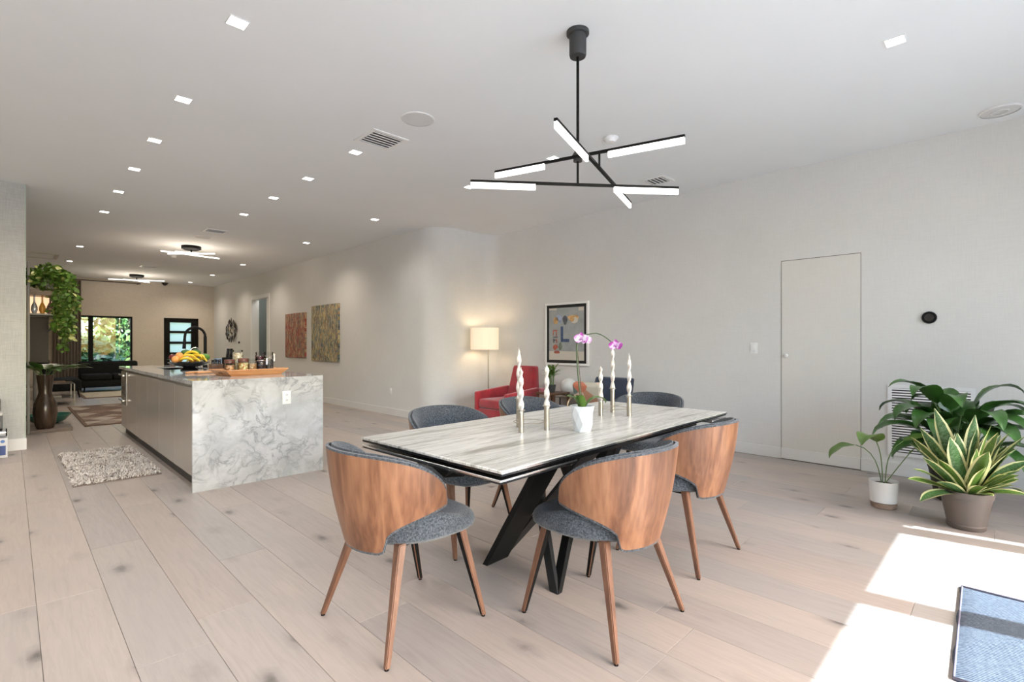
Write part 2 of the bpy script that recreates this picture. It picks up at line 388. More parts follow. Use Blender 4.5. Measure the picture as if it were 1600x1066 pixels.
# ---- floor: every plank its own piece
floor=MB().box(-3.0,6.7,-2.6,18.25,-.14,-.006).build('floor',GAPM,kind='structure')
GW=.246; GX0=.083-GW; PLEN=[2.1,1.62,1.16,1.9,.84]
pm={}
def plank_mb(mb,x0,y0,w_,L,off=0.0):
    g=.0007; c=.0010; t=0; dz=off
    vs=[];
    for (ins,z) in ((g,-.0062),(g,-c+dz),(g+c,dz)):
        vs+=[(x0+ins,y0+ins,z),(x0+w_-ins,y0+ins,z),(x0+w_-ins,y0+L-ins,z),(x0+ins,y0+L-ins,z)]
    fs=[(8,9,10,11)]
    for a in (0,4):
        for k in range(4): fs.append((a+k,a+(k+1)%4,a+4+(k+1)%4,a+4+k))
    mb.add(vs,fs)
known={-1:[3.2,5.3],0:[1.1,3.19,5.25],1:[.2,2.30,3.83,5.9],2:[.42,2.527,4.63,6.7],3:[1.0,3.126,5.2],4:[2.0,4.1],}
rest=MB(); npl=0
rnd=random.Random(11)
def add_plank(x,y0,y1,w_=GW,seen=True):
    global npl
    if seen:
        L=round(y1-y0,3); key=(L,round(w_,3))
        if key not in pm:
            mb=MB(); plank_mb(mb,0,-L/2,w_,L); pm[key]=mb.mesh('plank',OAK)
        inst(pm[key],'plank',floor,(x,(y0+y1)/2,0)); npl+=1
    else: plank_mb(rest,x,y0,w_,y1-y0)
for k in range(-12,24):
    x=GX0+GW*k; 
    if x<-2.98: continue
    w_=GW
    if x>5.72: continue
    if x+GW>5.84: w_=5.76-x+.02
    kk=k-1
    cuts=[-2.5]
    base=[-.35] if k>=0 else []
    cuts+=base
    ks=known.get(kk,[])
    y=cuts[-1]
    seq=list(ks) if k>=0 else []
    if seq:
        for q in seq: 
            if q>y+.2: cuts.append(q); y=q
    else:
        y=y+rnd.uniform(.3,1.9); cuts.append(round(y,3))
    while y<18.1:
        L=rnd.choice([2.1,2.1,2.1,1.9,1.62,1.16]) if y<14 else 2.1
        y=round(y+L,3)
        if y>17.7: y=18.1
        cuts.append(y)
    for a,b in zip(cuts,cuts[1:]):
        seen = k>=0 and b>-.3 and a>=-.36 and not (x>4.8 and a>7)
        if k<2 and a<0.2: seen=False
        add_plank(x,a,b,w_,seen)
# hall floor beyond the opening
plank_mb(rest,4.60,13.27,1.0,2.3)
rest.build('plank_field',OAK,floor,kind='stuff')
print('planks',npl)
# ---- ceiling
MB().box(-3.1,6.9,-2.75,18.4,CEIL,CEIL+.25).build('ceiling',CEILM,kind='structure')
# ---- walls
def path_wall(mb,path,thick,z0,z1,side=1,smooth=True):
    P=[Vector((x,y,0)) for x,y in path]; N=len(P); off=[]
    for i in range(N):
        t=(P[min(i+1,N-1)]-P[max(i-1,0)]).normalized(); nrm=Vector((t.y,-t.x,0))*side
        # mitre
        if 0<i<N-1:
            t1=(P[i]-P[i-1]).normalized(); c=max(.3,t.dot(t1)); off.append(P[i]+nrm*thick/c)
        else: off.append(P[i]+nrm*thick)
    vs=[];fs=[]
    for i in range(N):
        for q,z in ((P[i],z0),(P[i],z1),(off[i],z1),(off[i],z0)): vs.append((q.x,q.y,z))
    for i in range(N-1):
        for k in range(4):
            a=i*4+k;b=i*4+(k+1)%4; fs.append((a,a+4,b+4,b))
    fs.append((0,1,2,3)); e=(N-1)*4; fs.append((e+3,e+2,e+1,e))
    mb.add(vs,fs,smooth)
def arc(cx,cy_,r,a0,a1,n=8): return [(cx+r*math.cos(R(a0+(a1-a0)*i/n)),cy_+r*math.sin(R(a0+(a1-a0)*i/n))) for i in range(n+1)]
XR=5.77; XL=4.60
wpath=[(XR,-2.5),(XR,0),(XR,3),(XR,5.98)]+arc(XR-.26,5.98,.26,0,90,8)[1:]+[(5.2,6.24)]+arc(5.05,6.69,.45,-90,-180,12)+[(XL,8),(XL,10.5),(XL,13.27)]
wr=MB(); path_wall(wr,wpath,.14,0,CEIL,1)
wr.box(XL,XL+.14,13.27,14.50,2.42,CEIL); wr.box(XL,XL+.14,14.50,18.1,0,CEIL)
wall_r=wr.build('wall_right',WALLM,kind='structure')
# grille recess is shown by the grille itself
b_=MB(); bp=[(x,y) for x,y in wpath]
# baseboard, split round the flush door
def off_path(path,d):
    P=[Vector((x,y,0)) for x,y in path]; out=[]
    for i in range(len(P)):
        t=(P[min(i+1,len(P)-1)]-P[max(i-1,0)]).normalized(); out.append((P[i].x-t.y*d,P[i].y+t.x*d))
    return out
DY0,DY1=1.017,1.713
b1=MB(); path_wall(b1,[(XR-.0005,-2.5),(XR-.0005,DY0-.004)],.014,0,.115,-1); b1.build('baseboard_right',BASEM,kind='structure')
b2=MB(); path_wall(b2,[(XR-.0005,DY1+.004),(XR-.0005,5.98)]+[(x-.0005,y) for x,y in wpath[4:]],.014,0,.115,-1); b2.build('baseboard_right',BASEM,kind='structure')
MB().box(XL-.015,XL-.0005,14.52,18.09,0,.115).build('baseboard_right',BASEM,kind='structure')
# far wall with window and door openings
FY=18.1
fw=MB()
fw.box(-1.6,.95,FY,FY+.2,0,CEIL); fw.box(.95,2.50,FY,FY+.2,2.01,CEIL); fw.box(2.50,3.26,FY,FY+.2,0,CEIL); fw.box(3.26,4.17,FY,FY+.2,2.01,CEIL); fw.box(4.17,4.9,FY,FY+.2,0,CEIL)
fw.build('wall_far',WALLFAR,kind='structure')
MB().box(2.50,3.25,FY-.014,FY,0,.11).build('baseboard_far',BASEM,kind='structure')
# the left block: wallpapered wall end
BX=.115; BY=8.03
MB().box(-3.0,BX,BY,BY+.9,0,CEIL).build('wall_left',WALLBLK,kind='structure')
MB().box(-3.0,BX+.012,BY-.016,BY-.0005,0,.13).build('baseboard_left',WHITE,kind='structure')
MB().box(BX-.004,BX+.006,BY-.004,BY+.006,.13,CEIL-.001).build('trim_1',plain('trim_green_grey',(.42,.50,.44),.3),kind='structure')
MB().box(-1.7,-1.55,BY+.9,18.3,0,CEIL).build('wall_living',WALLFAR,kind='structure')
MB().box(-3.15,-3.0,-2.6,BY+.9,0,CEIL).build('wall_west',WALLM,kind='structure')
# south wall: pier, header, glazed sliding doors between
sw=MB(); sw.box(WIN_X1,XR+.14,-2.7,-2.5,0,CEIL); sw.box(-3.15,WIN_X0,-2.7,-2.5,0,CEIL); sw.box(WIN_X0,WIN_X1,-2.7,-2.5,WIN_Z,CEIL)
sw.build('wall_south',WALLM,kind='structure')
wn=MB()
for cx,hw in ((3.405,.075),(4.625,.075),(2.185,.058),(.965,.058),(-.255,.058),(-1.475,.058),(-2.72,.05)): wn.box(cx-hw,cx+hw,-2.60,-2.53,0,WIN_Z)
wn.box(WIN_X0,WIN_X1,-2.61,-2.52,0,.035); wn.box(WIN_X0,WIN_X1,-2.61,-2.52,WIN_Z-.06,WIN_Z); wn.box(WIN_X1-.03,WIN_X1,-2.6,-2.53,0,WIN_Z)
wroot=wn.build('window_2',BLK,kind='structure')
MB().box(WIN_X0,WIN_X1,-2.568,-2.562,.035,WIN_Z-.06).build('pane',GLASS,wroot)
# hall behind the opening
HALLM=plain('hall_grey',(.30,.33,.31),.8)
hl=MB(); hl.box(4.74,5.6,12.9,13.0,0,CEIL); hl.box(5.5,5.6,13.0,15.6,0,CEIL)
hl.box(4.74,4.93,15.6,15.7,0,CEIL); hl.box(5.12,5.6,15.6,15.7,0,CEIL); hl.box(4.93,5.12,15.6,15.7,1.8,CEIL); hl.box(4.93,5.12,15.6,15.7,0,.2)
hl.build('wall_hall',HALLM,kind='structure')
dd=MB(); dd.box(XL-.014,XL+.16,13.19,13.285,0,2.40); dd.box(XL-.014,XL+.17,14.485,14.58,0,2.40); dd.box(XL-.014,XL+.16,13.19,14.58,2.40,2.50)
d3=dd.build('door_3',WHITE,kind='structure')
MB().box(XL+.06,XL+.10,13.286,13.60,.01,2.395).build('door_leaf',WHITE,d3)
wn3=MB(); wn3.box(4.93,4.945,15.62,15.66,.2,1.8); wn3.box(5.105,5.12,15.62,15.66,.2,1.8); wn3.box(4.93,5.12,15.62,15.66,1.78,1.8)
w3=wn3.build('window_3',WHITE,kind='structure'); MB().box(4.945,5.105,15.635,15.642,.2,1.78).build('pane',GLASS,w3)
l=bpy.data.lights.new('hall_fill','POINT'); l.energy=9; l.color=(1,.97,.92); l.shadow_soft_size=.15; o=bpy.data.objects.new('hall_fill',l); col.objects.link(o); o.location=(5.1,14.2,2.7)  # unseen fill light added to brighten the dark hall
# flush door in the right wall
d2=MB().box(XR-.006,XR-.0005,DY0,DY1,.006,2.085).build('door_2',DOORM,kind='structure')
g=MB(); dk=plain('shadow_gap',(.20,.19,.17),.9)
for a in ((DY0-.005,DY0,.0,2.09),(DY1,DY1+.005,.0,2.09)): g.box(XR-.003,XR-.0004,a[0],a[1],a[2],a[3])
g.box(XR-.003,XR-.0004,DY0-.005,DY1+.005,2.085,2.092); g.box(XR-.003,XR-.0004,DY0,DY1,.0,.006)
g.build('gap',dk,d2)
MB().box(XR-.016,XR-.006,DY0,DY1,.006,.115).build('door_baseboard',BASEM,d2)
kb=MB(); kb.lathe([(.008,0),(.008,.02),(.018,.026),(.020,.036),(.015,.043),(.001,.045)],16,M=Matrix.Translation((XR-.006,1.66,1.09))@Matrix.Rotation(R(-90),4,'Y')); kb.build('door_knob',CERM,d2)
# far window
wf=MB(); y=FY+.06
wf.box(.95,2.50,y,y+.07,0,.06); wf.box(.95,2.50,y,y+.07,1.96,2.01); wf.box(.95,1.0,y,y+.07,0,2.01); wf.box(2.46,2.50,y,y+.07,0,2.01); wf.box(1.52,1.62,y,y+.07,0,2.01)
wfo=wf.build('window_1',BLK,kind='structure')
for x0,x1 in ((1.0,1.52),(1.62,2.46)): MB().box(x0,x1,y+.03,y+.036,.06,1.96).build('pane',GLASS,wfo)
# entrance door with frosted bands
y=FY+.02
dr=MB(); dr.box(3.26,3.31,y,y+.1,0,2.01); dr.box(4.12,4.17,y,y+.1,0,2.01); dr.box(3.26,4.17,y,y+.1,1.96,2.01)
d1=dr.build('door_1',BLK,kind='structure')
zs=[1.88,1.62,1.55,1.29,1.22,.96,.89,.63,.56,.30]
lf=MB(); lf.box(3.31,3.42,y+.02,y+.07,0,1.96); lf.box(3.98,4.12,y+.02,y+.07,0,1.96); lf.box(3.42,3.98,y+.02,y+.07,1.88,1.96)
for k in range(1,9,2): lf.box(3.42,3.98,y+.02,y+.07,zs[k+1],zs[k])
lf.box(3.42,3.98,y+.02,y+.07,0,.30); lfo=lf.build('door_leaf',BLK,d1)
for k in range(0,10,2): MB().box(3.42,3.98,y+.04,y+.05,zs[k+1],zs[k]).build('frosted_pane',FROST,lfo)
MB().tube([(3.37,y-.03,.85),(3.37,y-.03,1.35)],.012,8).tube([(3.37,y+.02,.9),(3.37,y-.03,.9)],.008,6).tube([(3.37,y+.02,1.3),(3.37,y-.03,1.3)],.008,6).build('door_handle',BLK,lfo)
# outside ground
MB().box(-30,40,-40,-2.7,-.25,-.03).build('ground',PATIO,kind='structure')
MB().box(-30,40,18.3,70,-.25,-.06).build('lawn',GRASS,kind='structure')
# ================================================================ ceiling fixtures
fr=MB(); h=.052; t=.006
for a in ((-h,h,-h,-h+t),(-h,h,h-t,h),(-h,-h+t,-h+t,h-t),(h-t,h,-h+t,h-t)): fr.box(a[0],a[1],a[2],a[3],-.004,0)
frm=fr.mesh('frame',WHITE); lens=MB().box(-h+t,h-t,-h+t,h-t,-.002,0).mesh('lens',DLM)
ORD=['first','second','third','fourth','fifth','sixth','seventh','eighth','ninth']
rows={'left ceiling row counted from the camera':[(.914,3.126),(.914,4.40),(.914,5.461),(.914,6.506),(.914,7.6),(.914,8.9),(.914,12.375),(.914,14.725)],
 'middle ceiling row counted from the camera':[(2.328,4.439),(2.328,5.519),(2.328,6.55),(2.328,7.68)],
 'right ceiling row counted from the camera':[(3.785,.493),(3.785,3.197),(3.785,4.476),(3.785,6.629),(3.785,9.043),(3.785,12.56),(3.785,15.03),(3.76,17.25)]}
def spot(x,y,e,c=(1,.90,.78),z=CEIL-.03,ang=146):
    l=bpy.data.lights.new('ceiling_spot','SPOT'); l.energy=e; l.color=c; l.spot_size=R(ang); l.spot_blend=.9; l.shadow_soft_size=.05
    o=bpy.data.objects.new('ceiling_spot',l); col.objects.link(o); o.location=(x,y,z)
for rn,ps in rows.items():
    for i,(x,y) in enumerate(ps):
        o=thing('recessed_downlight','square downlight, %s in the %s'%(ORD[i],rn),'downlight',(x,y,CEIL-.0005),0,'square recessed downlights in the ceiling')
        inst(frm,'frame',o); inst(lens,'lens',o)
        far=y>8.5
        spot(x,y,SPOT_W*(.95 if far else .60),(1,.86,.72) if far else (1,.96,.92))
for y in (1.2,3.1,5.0,6.9): spot(-1.3,y,SPOT_W*1.3,(1,.92,.84))   # unseen spots without fittings, added to brighten the left side
def vent(x0,x1,y0,y1,label,n=6,along='x',z=CEIL,mat=WHITE):
    cx,cy_=(x0+x1)/2,(y0+y1)/2; o=thing('ceiling_vent',label,'vent',(cx,cy_,z-.0005),0,None)
    a,b=(x1-x0)/2,(y1-y0)/2; e=.035
    f=MB()
    for q in ((-a,a,-b,-b+e),(-a,a,b-e,b),(-a,-a+e,-b+e,b-e),(a-e,a,-b+e,b-e)): f.box(q[0],q[1],q[2],q[3],-.008,0)
    f.build('frame',mat,o); MB().box(-a+e,a-e,-b+e,b-e,-.0015,0).build('backing',KICK,o)
    me=None
    for k in range(n):
        if along=='x':
            st=(2*b-2*e)/n; yy=-b+e+st*(k+.5)
            if me is None: me=MB().box(-a+e,a-e,-.30*st,.30*st,-.007,-.003).mesh('slat',mat)
            inst(me,'slat',o,(0,yy,0),(R(14),0,0))
        else:
            st=(2*a-2*e)/n; xx=-a+e+st*(k+.5)
            if me is None: me=MB().box(-.30*st,.30*st,-b+e,b-e,-.007,-.003).mesh('slat',mat)
            inst(me,'slat',o,(xx,0,0),(0,R(14),0))
    return o
vent(2.176,2.529,3.83,4.187,'large white slotted air vent in the ceiling between the downlights and the pendant')
vent(4.99,5.26,2.66,2.95,'small white slotted air vent in the ceiling behind the pendant light',5)
vent(2.18,2.51,8.99,9.28,'grey slotted air vent in the ceiling beyond the island',5)
vent(2.14,2.49,14.3,14.6,'distant slotted air vent in the living room ceiling',4)
def disc(name,label,cat,x,y,r,th=.006,mat=WHITE,inner=None,dome=False,group=None):
    o=thing(name,label,cat,(x,y,CEIL-.0005),0,group)
    MB().lathe([(r,0),(r,-th),(r*.94,-th-.002)],32,capb=False).build('rim',mat,o)
    m=MB()
    if dome: m.lathe([(r*.94,-th-.001),(r*.7,-th-.018),(r*.62,-th-.03),(.001,-th-.032)],28,capb=False)
    else: m.lathe([(r*.93,-th+.001),(.001,-th+.001)],32,capb=False)
    m.build('cover' if dome else 'mesh_cover',inner or mat,o); return o
SPK=plain('speaker_grille',(.66,.66,.655),.8)
disc('ceiling_speaker','round white in-ceiling speaker near the large vent','speaker',2.346,3.424,.135,inner=SPK)
disc('ceiling_speaker','round grey in-ceiling speaker beyond the island','speaker',2.318,9.781,.13,inner=SPK)
s2=disc('ceiling_speaker','round white ceiling speaker at the right edge above the plants','speaker',5.49,.055,.125,.012,inner=SPK)
MB().lathe([(.055,-.012),(.055,-.018),(.048,-.018)],24,capb=False).build('inner_ring',WHITE,s2)
def smoke(label,x,y):
    o=disc('smoke_detector',label,'smoke detector',x,y,.068,.012,CERM,CERM,True)
    MB().lathe([(.044,-.025),(.047,-.03),(.04,-.036)],24,capb=False).build('sensor_slot',KICK,o)
smoke('white round smoke detector on the ceiling behind the pendant light',3.776,2.52); smoke('small round smoke detector on the living room ceiling',2.389,12.34)
cm=thing('dome_camera','small black dome camera on the ceiling by the far wall','camera',(3.26,17.95,CEIL))
MB().lathe([(.07,0),(.07,-.03),(.05,-.07),(.001,-.09)],20,capb=False).build('dome',BLKG,cm); MB().lathe([(.085,0),(.085,-.02),(.07,-.025)],20,capb=False).build('collar',BLK,cm)
ap=MB()
for q in ((.10,.70,13.82,13.87),(.10,.70,14.57,14.62),(.10,.15,13.87,14.57),(.65,.70,13.87,14.57)): ap.box(q[0],q[1],q[2],q[3],CEIL-.01,CEIL-.0005)
tag(ap.build('access_panel',plain('panel_trim',(.62,.58,.52),.5)),'rectangular pale access panel frame in the ceiling above the shelving','panel')
# ---- big pendant
pz=thing('pendant_light','black three-bar pendant chandelier with white glowing tubes over the dining table','pendant light',(2.356,1.802,CEIL))
MB().lathe([(.066,0),(.066,-.016),(.062,-.02),(.050,-.022)],32,capb=False).lathe([(.050,-.02),(.050,-.135),(.046,-.148),(.001,-.150)],32,capb=False).build('ceiling_canopy',plain('charcoal_canopy',(.035,.035,.035),.55),pz)
MB().tube([(0,0,-.145),(0,0,-.745)],.0085,12).tube([(0,0,-.745),(0,0,-.90)],.007,12).build('rod',BLK,pz)
MB().tube([(0,0,-.715),(0,0,-.765)],.026,16).lathe([(.02,-.70),(.02,-.715)],16,capt=True).tube([(-.03,0,-.74),(.03,.01,-.74)],.018,12).build('hub',plain('charcoal_hub',(.04,.04,.04),.5),pz)
def bar(p0,p1,z,segs):
    p0=Vector((p0[0]-2.356,p0[1]-1.802,z-CEIL)); p1=Vector((p1[0]-2.356,p1[1]-1.802,z-CEIL)); L=(p1-p0).length; a=math.atan2(p1.y-p0.y,p1.x-p0.x)
    o=MB().box(0,L,-.009,.009,-.007,.007).build('bar',BLK,pz,p0,(0,0,a))
    for s0,s1 in segs:
        MB().box(s0*L+.002,s1*L-.002,-.008,.008,-.039,-.0072).build('light_tube',LED,o)
    return o
bar((1.868,2.201),(2.836,1.413),2.15,[(0,.305),(.68,1)])
bar((2.175,2.32),(2.50,1.209),2.305,[(0,.30),(.64,1)])
bar((1.751,1.466),(3.168,1.948),2.235,[(0,.315),(.72,1)])
MB().tube([(2.389-2.356,1.672-1.802,-.745),(2.389-2.356,1.672-1.802,-.815)],.006,8).build('link_rod',BLK,pz)
# ---- two small ceiling chandeliers far off
def small_ch(x,y,label,angs):
    o=thing('ceiling_chandelier',label,'ceiling light',(x,y,CEIL)); MB().lathe([(.16,0),(.16,-.05),(.12,-.07),(.001,-.072)],24,capb=False).build('ceiling_canopy',BLK,o)
    MB().tube([(0,0,-.06),(0,0,-.17)],.012,8).build('rod',BLK,o)
    for k,(a,l,z) in enumerate(angs):
        ca,sa=math.cos(a),math.sin(a); MB().tube([(-ca*l,-sa*l,z),(ca*l,sa*l,z)],.011,8).build('light_tube',LED,o)
small_ch(2.393,10.9,'black ceiling light with crossed glowing bars, nearer of the two beyond the island',[(R(-45),.44,-.14),(R(10),.50,-.16),(R(-10),.25,-.12)])
small_ch(2.355,16.4,'black ceiling light with crossed glowing bars near the far wall',[(R(-25),.62,-.14),(R(30),.35,-.16)])
for x,y,e in ((2.393,10.9,16),(2.355,16.4,16)):
    l=bpy.data.lights.new('chandelier_glow','POINT'); l.energy=e; l.color=(1,.84,.66); l.shadow_soft_size=.2; o=bpy.data.objects.new('chandelier_glow',l); col.objects.link(o); o.location=(x,y,CEIL-.6)
# ================================================================ KITCHEN ISLAND
IX0,IX1,IY0,IY1,IH=1.04,2.128,4.70,8.60,.91
isl=thing('kitchen_island','white marble waterfall kitchen island with flat taupe cabinet doors','island',((IX0+IX1)/2,(IY0+IY1)/2,0))
ic=isl.location.copy()
def ib(*a): return (a[0]-ic.x,a[1]-ic.x,a[2]-ic.y,a[3]-ic.y,a[4],a[5])
SX0,SX1,SY0,SY1=1.30,1.72,6.95,7.75
wt=MB()
for q in ((IX0,IX1,IY0,SY0),(IX0,IX1,SY1,IY1),(IX0,SX0,SY0,SY1),(SX1,IX1,SY0,SY1)): wt.box(*ib(*q,IH-.032,IH))
wt.build('worktop',MARB,isl)
MB().box(*ib(IX0,IX1,IY0,IY0+.022,0,IH-.0322)).build('end_panel',MARB,isl)
MB().box(*ib(IX0+.06,IX1-.30,IY0+.022,IY1-.01,.10,IH-.033)).box(*ib(IX0+.07,IX1-.32,IY0+.022,IY1-.02,.0,.10)).build('carcass',KICK,isl)
MB().box(*ib(IX0+.035,IX0+.06,IY0+.022,IY1-.01,.845,.872)).build('finger_rail',plain('taupe_rail',(.16,.145,.125),.35),isl)
for a,b in ((IY0+.026,5.46),(5.464,6.14),(6.144,6.77),(6.774,7.45),(7.454,8.14)):
    MB().rbox(*ib(IX0+.026,IX0+.048,a,b,.105,.845),r=.0015,seg=1).build('door',CABM,isl)
MB().rbox(*ib(IX0+.026,IX0+.048,8.144,8.585,.105,.40),r=.0015,seg=1).build('drawer',CABM,isl)
ov=MB().rbox(*ib(IX0+.020,IX0+.048,8.16,8.575,.405,.845),r=.003,seg=1).build('oven_front',STEEL,isl)
MB().box(*ib(IX0+.017,IX0+.0202,8.21,8.53,.52,.70)).build('oven_window',BLKG,ov)
for z in (.80,.47):
    MB().tube([(IX0-ic.x-.004,8.19-ic.y,z),(IX0-ic.x-.004,8.55-ic.y,z)],.011,8).tube([(IX0-ic.x+.02,8.22-ic.y,z),(IX0-ic.x-.004,8.22-ic.y,z)],.006,6).tube([(IX0-ic.x+.02,8.52-ic.y,z),(IX0-ic.x-.004,8.52-ic.y,z)],.006,6).build('handle',STEEL,ov)
# outlet on the end panel
def outlet(label,loc,rz,dark=False):
    o=thing('wall_outlet',label,'outlet',loc,rz)
    MB().rbox(-.038,.038,-.006,0,-.06,.06,r=.003).build('cover_plate',CERM,o)
    for z in (-.024,.024):
        s=MB().rbox(-.017,.017,-.008,-.005,z-.016,z+.016,r=.004).build('socket',WHITE,o)
        MB().box(-.008,-.005,-.0088,-.0078,z-.005,z+.006).box(.005,.008,-.0088,-.0078,z-.005,z+.006).box(-.002,.002,-.0088,-.0078,z-.011,z-.008).build('slots',KICK,s)
    return o
outlet('white power outlet on the marble end of the island',(1.785,IY0-.0004,.722),0)
outlet('white power outlet low on the painted wall behind the left chair',(XL-.0004,7.53,.40),R(-90))
sw_=thing('light_switch','white rocker light switch beside the flush white door','light switch',(XR-.0004,1.995,1.165),R(-90))
MB().rbox(-.038,.038,-.006,0,-.06,.06,r=.003).build('cover_plate',CERM,sw_); MB().rbox(-.017,.017,-.010,-.005,-.034,.034,r=.003).build('rocker',WHITE,sw_)
th=thing('thermostat','small round black wall thermostat to the right of the flush door','thermostat',(XR-.0004,.508,1.447),R(-90))
MB().lathe([(.052,0),(.054,.012),(.050,.022),(.001,.024)],28,M=Matrix.Rotation(R(90),4,'X')).build('body',BLK,th)
MB().lathe([(.034,.0243),(.001,.0246)],24,M=Matrix.Rotation(R(90),4,'X'),capb=False).build('display',BLKG,th)
# wall return grille behind the plants
gr=thing('return_grille','white louvred return air grille low on the wall behind the plants','vent',(XR-.0004,.505,.51),R(-90))
f=MB(); W_,H_=.30,.325
for q in ((-W_,W_,-H_,-H_+.03),(-W_,W_,H_-.03,H_),(-W_,-W_+.03,-H_+.03,H_-.03),(W_-.03,W_,-H_+.03,H_-.03)): f.box(q[0],q[1],-.012,0,q[2],q[3])
f.build('frame',CERM,gr); MB().box(-W_+.03,W_-.03,-.002,-.0002,-H_+.03,H_-.03).build('backing',KICK,gr)
me=MB().box(-W_+.03,W_-.03,-.010,-.004,-.0062,.0062).mesh('slat',CERM); N=25
for k in range(N): inst(me,'slat',gr,(0,0,-H_+.042+(2*H_-.084)*k/(N-1)),(R(-25),0,0))
# sink and taps
sk=thing('kitchen_sink','rectangular undermount steel sink in the island worktop','sink',((SX0+SX1)/2,(SY0+SY1)/2,IH-.20))
a,b=(SX1-SX0)/2,(SY1-SY0)/2
m=MB(); m.box(-a,a,-b,b,0,.004); m.box(-a-.003,-a,-b,b,0,.19); m.box(a,a+.003,-b,b,0,.19); m.box(-a,a,-b-.003,-b,0,.19); m.box(-a,a,b,b+.003,0,.19)
m.build('basin',STEEL,sk); MB().lathe([(.045,.005),(.04,.007),(.001,.006)],20,(0,0,0),capb=False).build('drain',CHROME,sk)
fc=thing('kitchen_tap','tall matte black arched kitchen tap on the island','tap',(1.785,7.42,IH+.0005))
m=MB(); m.lathe([(.028,0),(.028,.02),(.020,.03)],20,capt=True)
m.tube([(0,0,.02),(0,0,.40)],.019,14); m.build('body',BLK,fc)
pts=[(0,0,.38)]+[(-.115+.115*math.cos(R(t)),-.02*(1-math.cos(R(t)))/2,.40+.115*math.sin(R(t))) for t in range(0,181,15)]+[(-.235,-.02,.34)]
MB().tube(pts,.0155,12).build('spout',BLK,fc)
MB().tube([(-.233,-.02,.36),(-.238,-.02,.24)],[.017,.021],12).build('spray_head',BLK,fc)
MB().tube([(0,0,.11),(-.12,.02,.125)],.007,8).build('lever',BLK,fc)
ft=thing('filter_tap','slim chrome curved drinking water tap beside the black tap','tap',(1.77,7.62,IH+.0005))
pts=[(0,0,0),(0,0,.20)]+[(-.055+.055*math.cos(R(t)),0,.20+.055*math.sin(R(t))) for t in range(15,181,15)]+[(-.11,0,.17)]
MB().tube(pts,.007,10).lathe([(.018,0),(.018,.015),(.008,.02)],16).build('spout',CHROME,ft)
# ---- fruit bowl and fruit
bx,by=1.46,6.74
fb=thing('fruit_bowl','wide shallow black pedestal bowl full of fruit on the island','bowl',(bx,by,IH+.0005))
MB().lathe([(.085,0),(.088,.012),(.06,.03),(.07,.04),(.16,.055),(.205,.085),(.212,.088),(.205,.092),(.15,.066),(.001,.058)],36).build('dish',BLKG,fb)
def banana(x,y,z,rz,ry,label,s=1):
    pts=[];rr=[]
    for i in range(11):
        t=i/10; a=R(-50+100*t); pts.append((.13*math.sin(a)*s,0,(-.13*math.cos(a)+.11)*-s+.0)); rr.append(max(.004,.019*math.sin(PI*min(.97,max(.06,t)))**.5)*s)
    mb=MB(); mb.tube(pts,rr,6,True); o=mb.build('banana',YEL); tag(o,label,'banana','bananas in the fruit bowl'); o.location=(x,y,z); o.rotation_euler=(ry,0,rz); 
    return o
YEL=plain('banana_skin',(.78,.56,.04),.45,noise=.1,scale=30); ORA=plain('peach_skin',(.78,.33,.09),.5,noise=.3,scale=12); AVO=plain('avocado_skin',(.045,.13,.02),.45,noise=.5,scale=25); LIM=plain('lime_skin',(.09,.24,.03),.4,noise=.2,scale=25); APP=plain('dark_apple_skin',(.14,.015,.012),.3)
z0=IH+.10
bl=['lowest left','lowest middle','lowest right','second-row left','second-row middle','second-row right','topmost']
for k,(dx,dz,rz) in enumerate([(-.05,.035,.2),(.03,.03,-.1),(.115,.028,-.35),(-.02,.07,.25),(.05,.072,0),(.10,.065,-.4),(.02,.108,.15)]):
    banana(bx+dx,by-.07+.02*(k//3),z0+dz-.01,R(-45)+rz,R(-25+8*(k//3)),'yellow banana, %s in the black fruit bowl'%bl[k],.82)
def fruit(name,x,y,z,r,m,label,cat,grp,s=(1,1,1)):
    o=MB().ball((0,0,0),r,14,10,0,s).tube([(0,0,r*s[2]*.93),(0,0,r*s[2]*1.12)],.003,5).build(name,m); o.location=(x,y,z); tag(o,label,cat,grp); return o
for k,(dx,dy,dz,lb) in enumerate([(-.145,-.05,.028,'orange peach at the left rim of the fruit bowl'),(-.10,-.01,.068,'orange peach resting on top of the left fruit pile'),(-.085,.07,.03,'orange peach behind the bananas')]):
    fruit('peach',bx+dx,by+dy,z0+dz,.04,ORA,lb,'peach','peaches in the fruit bowl')
fruit('avocado',bx-.02,by+.07,z0+.10,.045,AVO,'dark green avocado on top of the fruit pile, left one','avocado','avocados',(1.15,1,.85))
fruit('avocado',bx+.08,by+.08,z0+.095,.05,AVO,'dark green avocado on top of the fruit pile, right one','avocado','avocados',(1.15,1,.9))
fruit('lime',bx+.165,by+.03,z0+.045,.048,LIM,'bright green mango at the right rim of the fruit bowl','mango',None,(1.15,1,.9)).name='mango'
fruit('apple',bx-.155,by+.05,z0+.05,.036,APP,'dark red apple at the back left of the fruit bowl','apple',None)
fruit('peach',bx+.03,by+.0,z0+.03,.045,ORA,'orange peach buried in the middle of the fruit bowl','peach','peaches in the fruit bowl')
